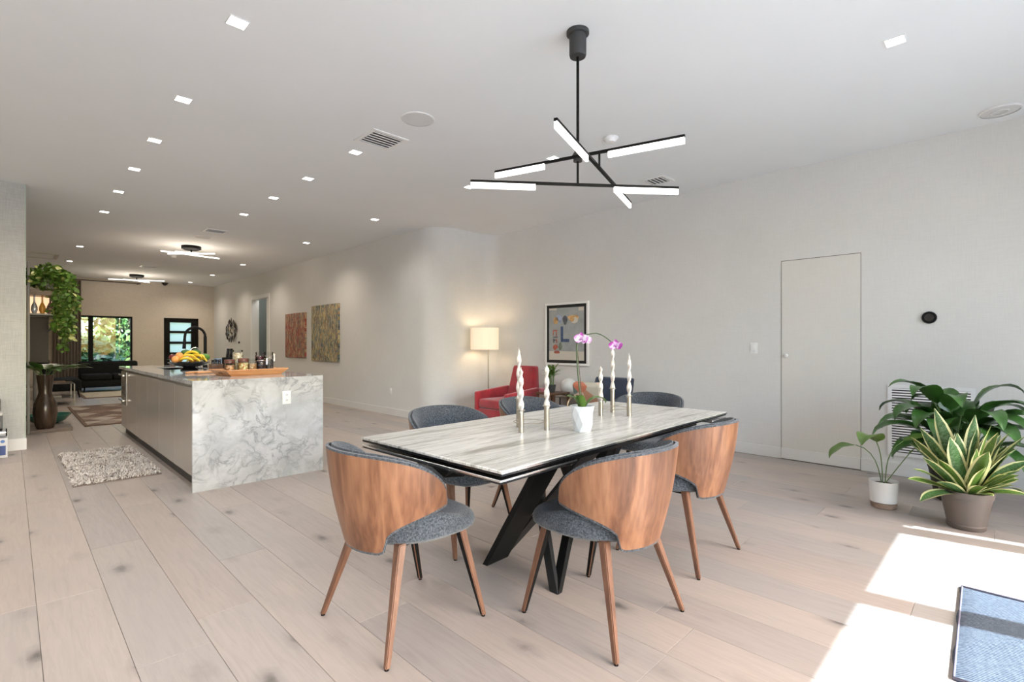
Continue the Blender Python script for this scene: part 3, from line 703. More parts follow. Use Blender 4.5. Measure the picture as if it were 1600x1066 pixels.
# ---- tray with storage jars
tr=thing('serving_tray','flared acacia wood serving tray holding glass jars on the island','tray',(1.665,5.32,IH+.0005),R(8))
def flare(mb,L,W,H,e,th_=.010):
    lo=[(-L,-W),(L,-W),(L,W),(-L,W)]; hi=[(-L-e,-W-e*.6),(L+e,-W-e*.6),(L+e,W+e*.6),(-L-e,W+e*.6)]
    return lo,hi
lo,hi=flare(None,.24,.15,.045,.06)
MB().prism(lo,0,.010).build('base',TRAYW,tr)
for k in range(4):
    a,b=lo[k],lo[(k+1)%4]; c,d=hi[(k+1)%4],hi[k]
    A,B,C_,D=[Vector((*p,z)) for p,z in ((a,0),(b,0),(c,.055),(d,.055))]
    n=((B-A).cross(D-A)).normalized()*.009
    m=MB(); m.add([A,B,C_,D,A-n,B-n,C_-n,D-n],[(0,1,2,3),(7,6,5,4),(0,4,5,1),(1,5,6,2),(2,6,7,3),(3,7,4,0)]); o=m.build('side',TRAYW,tr)
    if k in (1,3):
        mm=MB(); ce=(A+B+C_+D)/4; ax=(B-A).normalized()
        for s in (-.022,.022):
            q=Matrix.Translation(ce+ax*s+n*.15)@n.to_track_quat('Z','Y').to_matrix().to_4x4(); mm.lathe([(.011,-.001),(.011,.0008)],16,M=q,capt=True)
        mm.build('finger_holes',KICK,o)
tb=thing('cutting_board','small pale wooden board lying behind the serving tray','cutting board',(1.44,5.93,IH+.0005),R(12))
MB().rbox(-.13,.13,-.1,.1,.001,.02,r=.006).build('board',TRAYW,tb); MB().rbox(-.20,-.125,-.02,.02,.001,.02,r=.006).build('handle',TRAYW,tb)
def food(name,c1,c2,s=70):
    m,t,b=new_mat(name); v=t.nodes.new('ShaderNodeTexVoronoi'); v.inputs['Scale'].default_value=s; t.links.new(coords(t),v.inputs['Vector'])
    sp=t.nodes.new('ShaderNodeSeparateColor'); t.links.new(v.outputs['Color'],sp.inputs[0]); t.links.new(ramp(t,sp.outputs[0],[(.2,c1),(.6,c2),(.9,tuple(min(1,x*1.5) for x in c2))]),b.inputs['Base Color']); bump(t,b,v.outputs['Distance'],.6,.004); return m
def jar(x,y,r,h,fill,m,label,lid,tied=False,z=IH+.0115):
    h*=1.16
    o=thing('storage_jar',label,'jar',(x,y,z),0,'storage jars on the wooden tray')
    MB().lathe([(r*.9,0),(r,.008),(r,h*.86),(r*.86,h)],24,capt=False).build('glass',JARG,o)
    MB().lathe([(r*.86,.004),(r*.93,.010),(r*.93,h*fill),(.001,h*fill+.004)],24).build('contents',m,o)
    if lid is WHITE: MB().lathe([(r*.9,h),(r*.94,h+.004),(r*.94,h+.014),(r*.88,h+.018),(.001,h+.018)],24).build('lid',JARG,o)
    else: MB().lathe([(r*.95,h-.004),(r*.97,h),(r*.97,h+.026),(r*.9,h+.03),(.001,h+.03)],24).build('lid',lid,o)
    if tied: MB().tube([(r*1.02*math.cos(a),r*1.02*math.sin(a),h*.88) for a in [2*PI*i/20 for i in range(21)]],.003,5).box(r,r+.012,-.01,.01,h*.6,h*1.0).build('clasp',CHROME,o)
    return o
NUT=food('mixed_nuts',(.30,.12,.05),(.62,.38,.20)); OAT=food('cereal',(.60,.30,.08),(.82,.66,.34),60); CRA=food('crackers',(.42,.22,.09),(.80,.62,.42),45); BEA=food('black_beans',(.02,.015,.02),(.06,.045,.06),90); BER=food('dried_berries',(.10,.01,.03),(.22,.03,.05),90); TEA=food('dark_tea',(.02,.02,.025),(.13,.13,.14),90)
def tp(x,y): 
    v=Matrix.Rotation(R(8),2)@Vector((x,y)); return 1.665+v.x,5.32+v.y
LIDB=wood('brown_lid',(.09,.035,.025),(.13,.05,.035),(.17,.07,.05),'x')
jar(*tp(-.180,.02),.046,.095,.8,NUT,'glass jar of mixed nuts with brown lid, leftmost on the tray',LIDB)
jar(*tp(-.080,-.04),.048,.105,.9,OAT,'glass jar of golden cereal with brown lid on the tray',LIDB)
jar(*tp(.010,-.03),.043,.110,.75,CRA,'glass jar of crackers with clear lid in the tray middle',WHITE)
jar(*tp(.095,-.035),.046,.125,.78,BEA,'glass clasp jar of dark beans on the tray',WHITE,True)
jar(*tp(.190,.0),.044,.165,.72,TEA,'tall glass clasp jar of dark tea, rightmost on the tray',WHITE,True)
jar(*tp(.135,.075),.040,.165,.85,BER,'tall glass jar of red berries behind the clasp jars',WHITE)
CAN=food('yellow_pasta',(.72,.55,.32),(.85,.76,.58),80)
jar(*tp(-.08,.075),.048,.185,.93,CAN,'tall pale jar of pasta behind the cereal jar',WHITE)
# ---- side counter things further back
kn=thing('knife_block','black knife block with upright handles behind the tray','knife block',(1.76,6.35,IH+.0005),R(20))
MB().rbox(-.05,.05,-.045,.045,0,.15,r=.008).build('block',BLK,kn)
for k in range(4): MB().rbox(-.012,.012,-.008,.008,0,.10,r=.004).build('knife_handle',BLKG,kn,(-.03+.02*k,-.02+.02*(k%2),.149),(0,R(8),0))
cn=thing('utensil_crock','dark square caddy holding small black bottles on the island','caddy',(1.61,6.25,IH+.0005),R(10))
MB().rbox(-.06,.06,-.04,.04,0,.08,r=.004).build('box',DWOOD,cn)
for k in range(3): MB().lathe([(.014,0),(.014,.045),(.010,.05),(.001,.05)],12).build('bottle_cap',BLKG,cn,(-.035+.035*k,0,.0795))
bb=thing('storage_tin','blue storage tin standing behind the tap on the island','tin',(1.90,7.1,IH+.0005)); 
BL=plain('steel_blue',(.13,.22,.34),.5); MB().rbox(-.08,.08,-.06,.06,0,.10,r=.01).build('body',BL,bb); MB().rbox(-.083,.083,-.063,.063,.10,.118,r=.006).build('lid',BL,bb)
# ================================================================ DINING TABLE
TC=Vector((2.325,1.815,0)); TR_=R(1.6)
dt=thing('dining_table','rectangular pale striped stone dining table on crossed black steel legs','table',TC,TR_)
TL,TW=1.09,.487
MB().rbox(-TL,TL,-TW,TW,.739,.751,r=.0025,seg=1).build('tabletop',STONE,dt)
MB().rbox(-TL+.004,TL-.004,-TW+.004,TW-.004,.728,.7385,r=.002,seg=1).build('glass_underlay',BLKG,dt)
MB().rbox(-TL-.001,TL+.001,-TW-.0015,-TW+.001,.7385,.7475,r=.0008,seg=1).build('edge_trim',SILV,dt)
for sx in (-1,1):
    x0,x1=(-TL,-.62) if sx<0 else (.86,TL)
    lf_=MB().rbox(x0,x1,-TW+.006,TW-.006,.706,.716,r=.002,seg=1).build('extension_leaf',SILV,dt)
    MB().rbox(x0-.001,x1+.001,-TW+.004,TW-.004,.700,.7058,r=.002,seg=1).build('leaf_edge',BLKG,lf_)
MB().box(-.80,.80,-.40,-.35,.685,.7275).box(-.80,.80,.35,.40,.685,.7275).box(-.72,-.60,-.35,.35,.685,.7275).box(.60,.72,-.35,.35,.685,.7275).build('underframe',BLK,dt)
def blade(p0,p1,w0,w1,th_,name,m=BLK):
    # slanted plate from foot p0 to top p1, width along x, horizontal cut ends
    vs=[]
    for p,w_ in ((p0,w0),(p1,w1)):
        for sx,sy in ((-1,-1),(1,-1),(1,1),(-1,1)): vs.append((p[0]+sx*w_/2,p[1]+sy*th_/2,p[2]))
    m_=MB(); m_.add(vs,[(3,2,1,0),(4,5,6,7),(0,1,5,4),(1,2,6,5),(2,3,7,6),(3,0,4,7)]); return m_.build(name,m,dt)
for s in (1,-1):
    rt=lambda p:(s*p[0],s*p[1],p[2])
    a=blade(rt((-.405,.235,0)),rt((-.60,-.32,.69)),.165,.16,.035,'leg',BLK)
    # second blade folded off the same foot
    blade(rt((-.335,.245,.0)),rt((-.28,-.34,.69)),.05,.17,.02,'leg',GREYMET)
    blade(rt((-.462,-.232,0)),rt((-.09,.26,.69)),.018,.06,.05,'leg',GREYMET)
    blade(rt((-.452,-.235,0)),rt((.14,-.02,.69)),.03,.07,.045,'leg',BLK)
    m=MB(); m.add([rt((-.98,.18,.70)),rt((-.80,.05,.70)),rt((-.80,.05,.58)),rt((-.88,.10,.58)),rt((-.98,-.10,.70)),rt((-.80,-.10,.70))],[(0,1,2,3),(1,5,2),(0,3,4),(3,2,5,4)]); m.build('leaf_bracket',BLK,dt)
# ================================================================ DINING CHAIRS
PM=R(103)
def sst(x): x=max(0,min(1,x)); return x*x*(3-2*x)
def zhi(a): return .56+.228*(1-a**4.0)**(1/1.9)*(1-.24*a*a)
def zlo(a): return .378 if a<.40 else .378+.172*((a-.40)/.60)**.34
def shell_pt(s,t,off,grow=0.0):
    a=abs(s); sg=1 if s>=0 else -1
    lo_,hi_=zlo(min(1,a)),zhi(min(1,a)); mid=(lo_+hi_)/2; hf=(hi_-lo_)/2+grow
    z=mid+(2*t-1)*hf
    phi=sg*PM*a*(1+grow*.22)
    r=.225+(z-.38)*.185+.012*math.sin(PI*(z-.38)/.42)+off
    return (r*math.sin(phi)*1.03,-r*math.cos(phi)*.98-.034,z)
SV=[-1+2*i/44 for i in range(45)]
def shell_mesh(name,o_out,o_in,grow,mat,nv=12,pillow=0):
    mb=MB(); n=len(SV); out=[];inn=[]
    S=[math.copysign(abs(x)**.8,x) for x in SV]
    S=[max(-.9995,min(.9995,x)) for x in S]
    for j in range(nv+1):
        t=j/nv
        for s in S:
            e=min(1,min(t,1-t)*6,(1-abs(s))*12); e=math.sqrt(max(0,e)) if pillow else 1
            out.append(shell_pt(s,t,o_out-(pillow*.35*(1-e)),grow)); inn.append(shell_pt(s,t,o_in+pillow*(1-e)*.65,grow))
    vs=out+inn; M_=(nv+1)*n; fs=[]
    for j in range(nv):
        for i in range(n-1):
            a=j*n+i; fs.append((a,a+1,a+n+1,a+n)); fs.append((M_+a+n,M_+a+n+1,M_+a+1,M_+a))
    rim=[i for i in range(n)]+[j*n+n-1 for j in range(1,nv+1)]+[nv*n+i for i in range(n-2,-1,-1)]+[j*n for j in range(nv-1,0,-1)]
    for k in range(len(rim)):
        a,b=rim[k],rim[(k+1)%len(rim)]; fs.append((b,a,M_+a,M_+b))
    mb.add(vs,fs,True); return mb.mesh(name,mat)
SHELLM=shell_mesh('shell',.002,-.010,-.006,WALNUT)
PADM=shell_mesh('backrest_pad',-.0105,-.048,.009,TWEED,12,.034)
PIPM=shell_mesh('piping',.001,-.012,.004,TWEED,12,0)
def seat_mesh():
    mb=MB(); n=48; rings=[]
    def ring(k,z,edge=0):
        out=[]
        for i in range(n):
            a=2*PI*i/n; c,s=math.cos(a),math.sin(a)
            ex=2/2.9; X=math.copysign(abs(c)**ex,c); Y=math.copysign(abs(s)**ex,s)
            hw=.262-.045*max(0,-Y)**1.5-.01*max(0,Y)**3
            x=X*hw*k; y=.035+Y*.255*k
            if Y<0: y=.035+Y*.235*k
            lift=(.13*max(0,abs(X)*k-.58)*max(0,min(1,(.45-Y)/.5)) if z>.42 else .02*max(0,abs(X)*k-.6)) - .018*max(0,Y*k)**3
            out.append((x,y,z+lift))
        return out
    spec=[(.80,.398),(.93,.402),(.985,.415),(1.0,.435),(.985,.456),(.94,.470),(.85,.476),(.6,.470),(.3,.464),(.02,.462)]
    vs=[];fs=[]
    for k,z in spec: vs+=ring(k,z)
    for j in range(len(spec)-1):
        for i in range(n):
            a=j*n+i;b=j*n+(i+1)%n; fs.append((a,b,b+n,a+n))
    fs.append(tuple(range(n-1,-1,-1))); fs.append(tuple((len(spec)-1)*n+i for i in range(n)))
    mb.add(vs,fs,True); return mb.mesh('seat',TWEED)
SEATM=seat_mesh()
def legm(top,foot):
    mb=MB(); T=Vector(top);F_=Vector(foot); vs=[]
    for p,wx,wy in ((F_,.0105,.0105),(T,.021,.017)):
        for sx,sy in ((-1,-1),(1,-1),(1,1),(-1,1)): vs.append((p.x+sx*wx,p.y+sy*wy,p.z))
    mb.add(vs,[(3,2,1,0),(4,5,6,7),(0,1,5,4),(1,2,6,5),(2,3,7,6),(3,0,4,7)]); 
    me=mb.mesh('leg',[WALLEG,BLK])
    for p in me.polygons:
        if (T.y>0 and p.normal.x*T.x<-.5*abs(T.x)) or (p.normal.y*T.y<-.5*abs(T.y)): p.material_index=1
    bm=bmesh.new(); bm.from_mesh(me); bmesh.ops.bevel(bm,geom=[e for e in bm.edges],offset=.0035,segments=2,affect='EDGES'); bm.to_mesh(me); bm.free()
    for p in me.polygons: p.use_smooth=True
    me.set_sharp_from_angle(angle=R(40)); return me
LEGS=[legm((.20*s,.15,.412),(.243*s,.250,.006)) for s in (-1,1)]+[legm((.175*s,-.135,.412),(.268*s,-.252,.006)) for s in (-1,1)]
PADF=[MB().lathe([(.009,0),(.009,.0065)],10,(x,y,0),capt=True).mesh('foot_glide',BLK) for x,y in ((-.243,.25),(.243,.25),(-.268,-.252),(.268,-.252))]
def make_chair():
    t=thing('dining_chair','','chair')
    inst(SHELLM,'wood_shell',t); bpd=inst(PADM,'backrest_pad',t); inst(PIPM,'piping',bpd); inst(SEATM,'seat',t)
    MB().rbox(-.16,.16,-.13,.16,.385,.412,r=.006).build('seat_frame',BLK,t)
    for L,Pd in zip(LEGS,PADF): l=inst(L,'leg',t); inst(Pd,'foot_glide',l)
    return t
CH=[((1.236,1.905),-90,'walnut shell dining chair at the left end of the table, its back to the camera'),
    ((1.878,1.303),0,'walnut shell dining chair in the middle foreground on the near side'),
    ((2.762,1.385),0,'walnut shell dining chair right of the foreground pair, nearest the white door'),
    ((2.00,2.45),180,'grey tweed dining chair on the far side of the table, left one'),
    ((2.80,2.47),180,'grey tweed dining chair on the far side, in front of the red armchair'),
    ((3.64,2.12),97,'grey tweed dining chair at the far right end of the table')]
ch0=make_chair()
for k,((x,y),a,lab) in enumerate(CH):
    c=ch0 if k==0 else copy_tree(ch0)
    c.location=(x,y,0); c.rotation_euler=(0,0,R(a)); c['label']=lab; c['group']='dining chairs around the table'
# ================================================================ ON THE TABLE
TZ=.7515
def taper(x,y,zb,h,r=.0125,tw=1.9,lean=0):
    mb=MB(); n=12; vs=[];fs=[]; N=46
    for j in range(N+1):
        t=j/N; z=h*t; rr=r*(1-.25*t)*(1 if t<.93 else max(.08,(1-t)/.07)**.7); tc=.45*math.sin(min(1,t*6)*PI/2)*(1 if t<.9 else 1)
        for k in range(n):
            a=2*PI*k/n; q=rr*(1+.38*math.cos(2*(a-2*PI*tw*t))*(1 if .04<t<.94 else .3)); vs.append((q*math.cos(a),q*math.sin(a),z))
    for j in range(N):
        for k in range(n):
            a=j*n+k;b=j*n+(k+1)%n; fs.append((a,b,b+n,a+n))
    fs.append(tuple(range(n-1,-1,-1))); fs.append(tuple(N*n+k for k in range(n)))
    mb.add(vs,fs,True); mb.tube([(0,0,h-.002),(.001,0,h+.010)],.0012,5); return mb
def cluster(label,pts,hts,cl,side):
    cx=sum(p[0] for p in pts)/3; cy_=sum(p[1] for p in pts)/3
    o=thing('candle_holder',label,'candle holder',(cx,cy_,TZ),0,'triple metal candle holders on the dining table')
    Rr=sum(math.hypot(p[0]-cx,p[1]-cy_) for p in pts)/3
    for p,(hh,hc) in zip(pts,hts):
        x,y=p[0]-cx,p[1]-cy_
        MB().lathe([(.0145,0),(.0145,hh),(.0125,hh),(.0115,hh-.02),(.001,hh-.02)],18,(x,y,0)).build('tube',BRASSN,o)
    for zz,rr in ((.045,Rr-.0145),(.115,.9*Rr)):
        if zz>.1: continue
        MB().tube([(rr*math.cos(a),rr*math.sin(a),zz) for a in [2*PI*i/36 for i in range(37)]],.0022,6,False).build('ring',BRASSN,o)
    for i,(p,(hh,hc)) in enumerate(zip(pts,hts)):
        c=taper(0,0,0,hc).build('twisted_candle',WAX); c.location=(p[0],p[1],TZ+hh-.0195); c.rotation_euler=(0,0,i*1.1)
        tag(c,cl[i],'candle','twisted white candles on the dining table')
        MB().lathe([(.022,hh-.001),(.023,hh+.001),(.0125,hh+.001)],18,(p[0]-cx,p[1]-cy_,0),capb=False).build('drip_dish',BRASSN,o)
cluster('three-tube champagne metal candle holder left of the orchid',[(1.872,1.800),(2.020,1.752),(1.985,1.925)],[(.115,.235),(.13,.235),(.16,.29)],
 ['twisted white candle at the far left of the table, shorter of the crossing pair','twisted white candle just left of the orchid pot','tallest twisted white candle behind the leftmost one'],0)
cluster('three-tube champagne metal candle holder right of the orchid',[(2.672,1.860),(2.86,1.895),(2.775,1.715)],[(.10,.235),(.16,.29),(.13,.28)],
 ['shortest twisted white candle just right of the orchid pot','tallest twisted white candle, middle one right of the orchid','twisted white candle at the far right of the table'],1)
# orchid in faceted pot
ox,oy=2.13,1.60
op=thing('potted_orchid','pink orchid with two blooms in a faceted white pot on the table','orchid',(ox,oy,TZ))
mb=MB(); n=9; vs=[];fs=[]; rr=[(.046,0),(.054,.045),(.058,.09),(.064,.135)]
rnd2=random.Random(3)
for j,(r,z) in enumerate(rr):
    for k in range(n):
        a=2*PI*(k+.5*(j%2))/n; q=r*(1+(rnd2.uniform(-.07,.07) if 0<j<3 else 0)); vs.append((q*math.cos(a),q*math.sin(a),z+(rnd2.uniform(-.008,.008) if 0<j<3 else 0)))
for j in range(len(rr)-1):
    for k in range(n):
        a=j*n+k; b=j*n+(k+1)%n; c=(j+1)*n+k; d=(j+1)*n+(k+1)%n
        if j%2==0: fs+= [(a,b,c),(b,d,c)]
        else: fs+=[(a,b,d),(a,d,c)]
fs.append(tuple(range(n-1,-1,-1)))
mb.add(vs,fs,False); o3=(len(rr)-1)*n
i2=[(.057*math.cos(2*PI*(k+.5)/n),.057*math.sin(2*PI*(k+.5)/n),.132) for k in range(n)]+[(.052*math.cos(2*PI*(k+.5)/n),.052*math.sin(2*PI*(k+.5)/n),.11) for k in range(n)]
base=len(mb.v); mb.v+=i2
for k in range(n): 
    mb.f.append([o3+k,o3+(k+1)%n,base+(k+1)%n,base+k]); mb.sm.append(False); mb.mi.append(0)
    mb.f.append([base+k,base+(k+1)%n,base+n+(k+1)%n,base+n+k]); mb.sm.append(False); mb.mi.append(0)
mb.build('pot',CERW,op)
MB().lathe([(.053,.108),(.03,.114),(.001,.115)],16,capb=False).build('soil',SOIL,op)
def leaf_mesh(L,W,bend=.4,fold=.25,mat=LEAFD,wave=0,nseg=10,base=.12,tip=1.0,twist=0,name='leaf',lift=0.5,prof=None):
    """strip leaf along +x from origin, first rising by lift then drooping by bend (radians in total)"""
    mb=MB(); P=[Vector((0,0,0))]; ang=lift
    for i in range(nseg): P.append(P[-1]+Vector((math.cos(ang),0,math.sin(ang)))*L/nseg); ang-=bend/nseg*(1.6*i/nseg+.2)
    vs=[];uv=[];fs=[]; NC=5
    for i,p in enumerate(P):
        t=i/nseg
        wv=(prof(t) if prof else (base+(1-base)*math.sin(PI*min(1,t**.8*.98))**.8)*(1 if t<.98 else .1)) 
        hw=W/2*max(.02,wv); tg=(P[min(i+1,nseg)]-P[max(i-1,0)]).normalized(); nn=Vector((-tg.z,0,tg.x))
        tw=twist*t
        for c in range(NC):
            u=c/(NC-1)*2-1
            y=u*hw; up=fold*abs(u)*hw+wave*hw*math.sin(t*13+u*2)*abs(u)
            vs.append(p+Vector((0,1,0))*(y*math.cos(tw))+nn*(up+y*math.sin(tw))); uv.append(((u+1)/2,t))
    for i in range(nseg):
        for c in range(NC-1):
            a=i*NC+c; fs.append((a,a+1,a+1+NC,a+NC))
    mb.add(vs,fs,True,0,None,uv); return mb.mesh(name,mat)
orl=leafmat('orchid_leaf',(.10,.19,.035),vein=(.16,.26,.08))
for a,L,W,lf_,bn in ((R(-35),.16,.045,1.0,2.9),(R(140),.11,.05,1.25,1.8),(R(200),.10,.05,1.35,1.3),(R(90),.09,.045,1.2,1.5)):
    inst(leaf_mesh(L,W,bn,.35,orl,lift=lf_,base=.5),'leaf',op,(.012*math.cos(a),.012*math.sin(a),.115),(0,0,a))
def loc(u_,v_): return None
st=[(.0,.0,.11),(-.012,.012,.25),(-.02,.02,.40),(-.018,.018,.47),(-.005,.003,.50),(.045,-.045,.515),(.075,-.075,.505),(.105,-.105,.475),(.112,-.112,.462)]
def smoothp(pts,n=5):
    out=[];P=[Vector(p) for p in pts]
    for i in range(len(P)-1):
        p0=P[max(0,i-1)];p1=P[i];p2=P[i+1];p3=P[min(len(P)-1,i+2)]
        for k in range(n):
            t=k/n; out.append(.5*((2*p1)+(-p0+p2)*t+(2*p0-5*p1+4*p2-p3)*t*t+(-p0+3*p1-3*p2+p3)*t**3))
    out.append(P[-1]); return out
MB().tube(smoothp(st),[.0042]*22+[.0028]*19,8).build('stem',STEMD,op)
MB().tube([(.006,.0,.11),(-.008,.008,.28),(-.015,.02,.43)],.0022,6).build('support_stake',BARK,op)
def bloom(c,nrm,s,m,m2,nm):
    q=Vector(nrm).normalized().to_track_quat('Z','Y').to_matrix().to_4x4(); T=Matrix.Translation(c)@q
    fl=MB().ball((0,0,0),.006*s/.045*1.2,8,6).build(nm,PETAL,op); 
    for k,(a,L,W,mm) in enumerate([(90,.95,.62,m),(210,.9,.6,m),(330,.9,.6,m),(10,1.05,1.05,m2),(170,1.05,1.05,m2)]):
        me=leaf_mesh(L*s,W*s,.7,.12,mm,lift=.45,base=.25,name='petal',nseg=6)
        p=inst(me,'petal',fl); p.matrix_local=Matrix.Rotation(R(a),4,'Z')
    inst(leaf_mesh(s*.5,s*.4,-1.2,.8,PETAL,lift=.9,base=.5,nseg=5,name='lip'),'lip',fl,(0,0,0),(0,0,R(-90)))
    fl.matrix_local=T; return fl
bloom((-.012,-.002,.485),(-.75,-.62,.15),.040,PETAL,PETALW,'bloom')
bloom((.012,-.012,.478),(-.5,-.8,.2),.034,PETALW,PETALW,'bloom')
bloom((.122,-.125,.452),(-.75,-.6,-.1),.038,PETAL,PETAL,'bloom')
# ================================================================ ART, PAINTINGS, MIRROR
ar=thing('framed_print','silver framed print with black mat and abstract collage on the right wall','picture',(XR-.0005,4.615,1.362),R(-90))
AW,AH=.405,.462
f=MB()
for q in ((-AW,AW,-AH,-AH+.032),(-AW,AW,AH-.032,AH),(-AW,-AW+.032,-AH+.032,AH-.032),(AW-.032,AW,-AH+.032,AH-.032)): f.rbox(q[0],q[1],-.03,0,q[2],q[3],r=.003,seg=1)
f.build('frame',plain('silver_leaf',(.88,.87,.85),.35,0),ar)
MB().box(-AW+.032,AW-.032,-.014,-.004,-AH+.032,AH-.032).build('mat_board',plain('black_mat',(.012,.012,.012),.6),ar)
pr=MB(); PW,PH=AW-.078,AH-.075
PC=[plain('print_ground',(.36,.38,.37),.5,noise=.12,scale=8),plain('print_cream',(.62,.58,.50),.5),plain('print_blue',(.06,.10,.20),.5,noise=.4,scale=30),plain('print_orange',(.62,.38,.16),.5,noise=.35,scale=25),plain('print_red',(.45,.12,.08),.5,noise=.4,scale=30),plain('print_pale_blue',(.36,.42,.55),.5,noise=.35,scale=28),plain('print_dark',(.10,.11,.12),.5,noise=.3,scale=20),plain('print_green',(.20,.25,.18),.5,noise=.2,scale=20)]
pr.box(-PW,PW,-.0155,-.0142,-PH,PH,0); pr.box(-PW,PW,-.0160,-.0156,-PH,-PH+.13,1)
def patch(x,z,w_,h_,mi,n=9,d=.0166,jit=.2,seed=0):
    r_=random.Random(seed+int(x*1000)+int(z*777)); poly=[]
    for k in range(n):
        a=2*PI*k/n; q=1+r_.uniform(-jit,jit); poly.append((x+w_*q*math.cos(a),-d,z+h_*q*math.sin(a)))
    pr.add(poly,[tuple(range(n-1,-1,-1))],False,mi)
pr.box(-PW,-PW+.15,-.0164,-.016,PH-.03,PH,1); pr.box(PW-.10,PW-.01,-.0164,-.016,PH-.055,PH-.005,1)
patch(-.20,.20,.055,.06,3); patch(-.13,.245,.055,.045,5); patch(-.11,.19,.03,.04,5,d=.0168); patch(.13,.235,.095,.045,3); patch(.15,.19,.07,.045,1,d=.0167); patch(.09,.23,.04,.03,3,d=.0169); patch(-.02,.20,.045,.07,6)
patch(.11,.205,.05,.03,3,d=.0171)
for x0,x1,z0,z1,mi in ((-.10,-.055,-.12,.11,2),(-.055,.06,-.12,-.075,2),(-.25,-.235,-.02,.06,4),(-.235,-.17,.045,.06,4),(-.19,-.175,-.04,.045,4),(-.25,-.16,-.055,-.04,6),(-.245,-.225,-.13,-.07,6),(-.19,-.17,-.13,-.075,4),(-.225,-.19,-.10,-.085,6)): pr.box(x0,x1,-.0168,-.0162,z0,z1,mi)
patch(-.205,-.195,.05,.05,4,7,jit=.45); patch(-.10,-.19,.035,.06,7,8,jit=.3); patch(.12,-.02,.10,.09,0,8,d=.0163); patch(-.17,-.27,.06,.02,4,8)
pr.build('print',PC,ar)
def canvas(label,y0,y1,z0,z1,m,sc_):
    o=thing('canvas_painting',label,'painting',(XL-.0005,(y0+y1)/2,(z0+z1)/2),R(-90))
    a,b=(y1-y0)/2,(z1-z0)/2; MB().rbox(-a,a,-.035,0,-b,b,r=.003,seg=1).build('canvas',m,o)
canvas('rust and teal streaked canvas, smaller left one of the two',10.98,12.10,.905,1.915,painting('painting_rust',[(.16,.19,.17),(.10,.13,.12),(.38,.08,.045),(.20,.22,.18),(.50,.33,.18),(.30,.04,.03)],1),1)
canvas('ochre and blue-grey streaked canvas, larger right one of the two',9.40,10.65,.855,2.025,painting('painting_ochre',[(.12,.16,.15),(.34,.26,.08),(.10,.14,.15),(.46,.18,.06),(.14,.18,.19),(.52,.42,.22)],5),1)
mr=thing('sunburst_mirror','dark sunburst mirror made of many small panes beyond the door opening','mirror',(XL-.0005,16.2,1.605),R(-90))
MIR=plain('mirror_glass',(.75,.74,.72),.06,1); DKB=plain('dark_bronze',(.05,.035,.03),.4,.5); r_=random.Random(5)
for k in range(34):
    a=k*2.4; q=.05+.052*k**.5*1.05; x=q*math.cos(a)*1.45; z=q*math.sin(a)*.86; s=.055+.02*r_.random()
    tilt=Euler((r_.uniform(-.15,.15),0,r_.uniform(-.3,.3)))
    p=MB().prism([(-s*.75,0),(0,-s*1.1),(s*.75,0),(0,s*1.1)],-.008,.008,M=Matrix.Rotation(R(90),4,'X')).build('petal',MIR if k<9 else DKB,mr,(x,-.03-.01*(k%3),z)); p.rotation_euler=tilt
MB().lathe([(.10,0),(.10,.022)],20,M=Matrix.Rotation(R(90),4,'X'),capt=True).build('back_plate',DKB,mr)
kk=MB().lathe([(.03,0),(.03,.03),(.001,.032)],14,M=Matrix.Translation((XL-.0005,15.55,1.26))@Matrix.Rotation(R(-90),4,'Y')).build('wall_hook',DKB); tag(kk,'tiny round dark disc on the wall below the sunburst mirror','wall hook')
# ================================================================ PLANTS BY THE WINDOW
def leaf_obj(parent,L,W,az,pet=0.0,pang=1.2,lift=.5,bend=1.2,mat=LEAFD,base=(0,0,0),fold=.3,wave=0,prof=None,twist=0,nseg=10,name='leaf',smat=STEMG,roll=0):
    """petiole of length pet rising at pang, then a blade"""
    if pet>0:
        pts=[]; x=z=0; a=pang
        for i in range(7):
            pts.append((x,0,z)); a2=pang+(lift-pang)*(i/6)**2; x+=pet/6*math.cos(a2); z+=pet/6*math.sin(a2)
        end=pts[-1]
    me=leaf_mesh(L,W,bend,fold,mat,wave,nseg,.1,1,twist,name,lift,prof)
    if pet>0:
        mb=MB(); mb.tube(pts,.0035,5)
        # join petiole and blade in one leaf mesh
        bl=MB(); bl.v=[tuple(v.co) for v in me.vertices]; bl.f=[list(p.vertices) for p in me.polygons]; uvl=me.uv_layers[0].data; uv={}
        for l in me.loops: uv[l.vertex_index]=tuple(uvl[l.index].uv)
        o_=len(mb.v); mb.add([(v[0]+end[0],v[1],v[2]+end[2]) for v in bl.v],bl.f,True,1,None,[uv.get(i,(.5,.5)) for i in range(len(bl.v))])
        bpy.data.meshes.remove(me); me=mb.mesh(name,[smat,mat])
    return inst(me,name,parent,base,(roll,0,az))
rp=random.Random(21)
def lilyprof(t): return max(.03,math.sin(PI*min(1,t)**.72))**.85
pxp,pyp=5.17,.30
plt=thing('peace_lily','large dark green broad-leaved plant standing against the right wall','plant',(pxp,pyp,0),0)
MB().lathe([(.11,0),(.125,.01),(.165,.24),(.17,.25),(.16,.25),(.15,.22),(.001,.215)],28).build('pot',plain('dark_grey_pot',(.03,.03,.03),.5),plt)
MB().lathe([(.15,.222),(.08,.23),(.001,.232)],16,capb=False).build('soil',SOIL,plt)
N=0
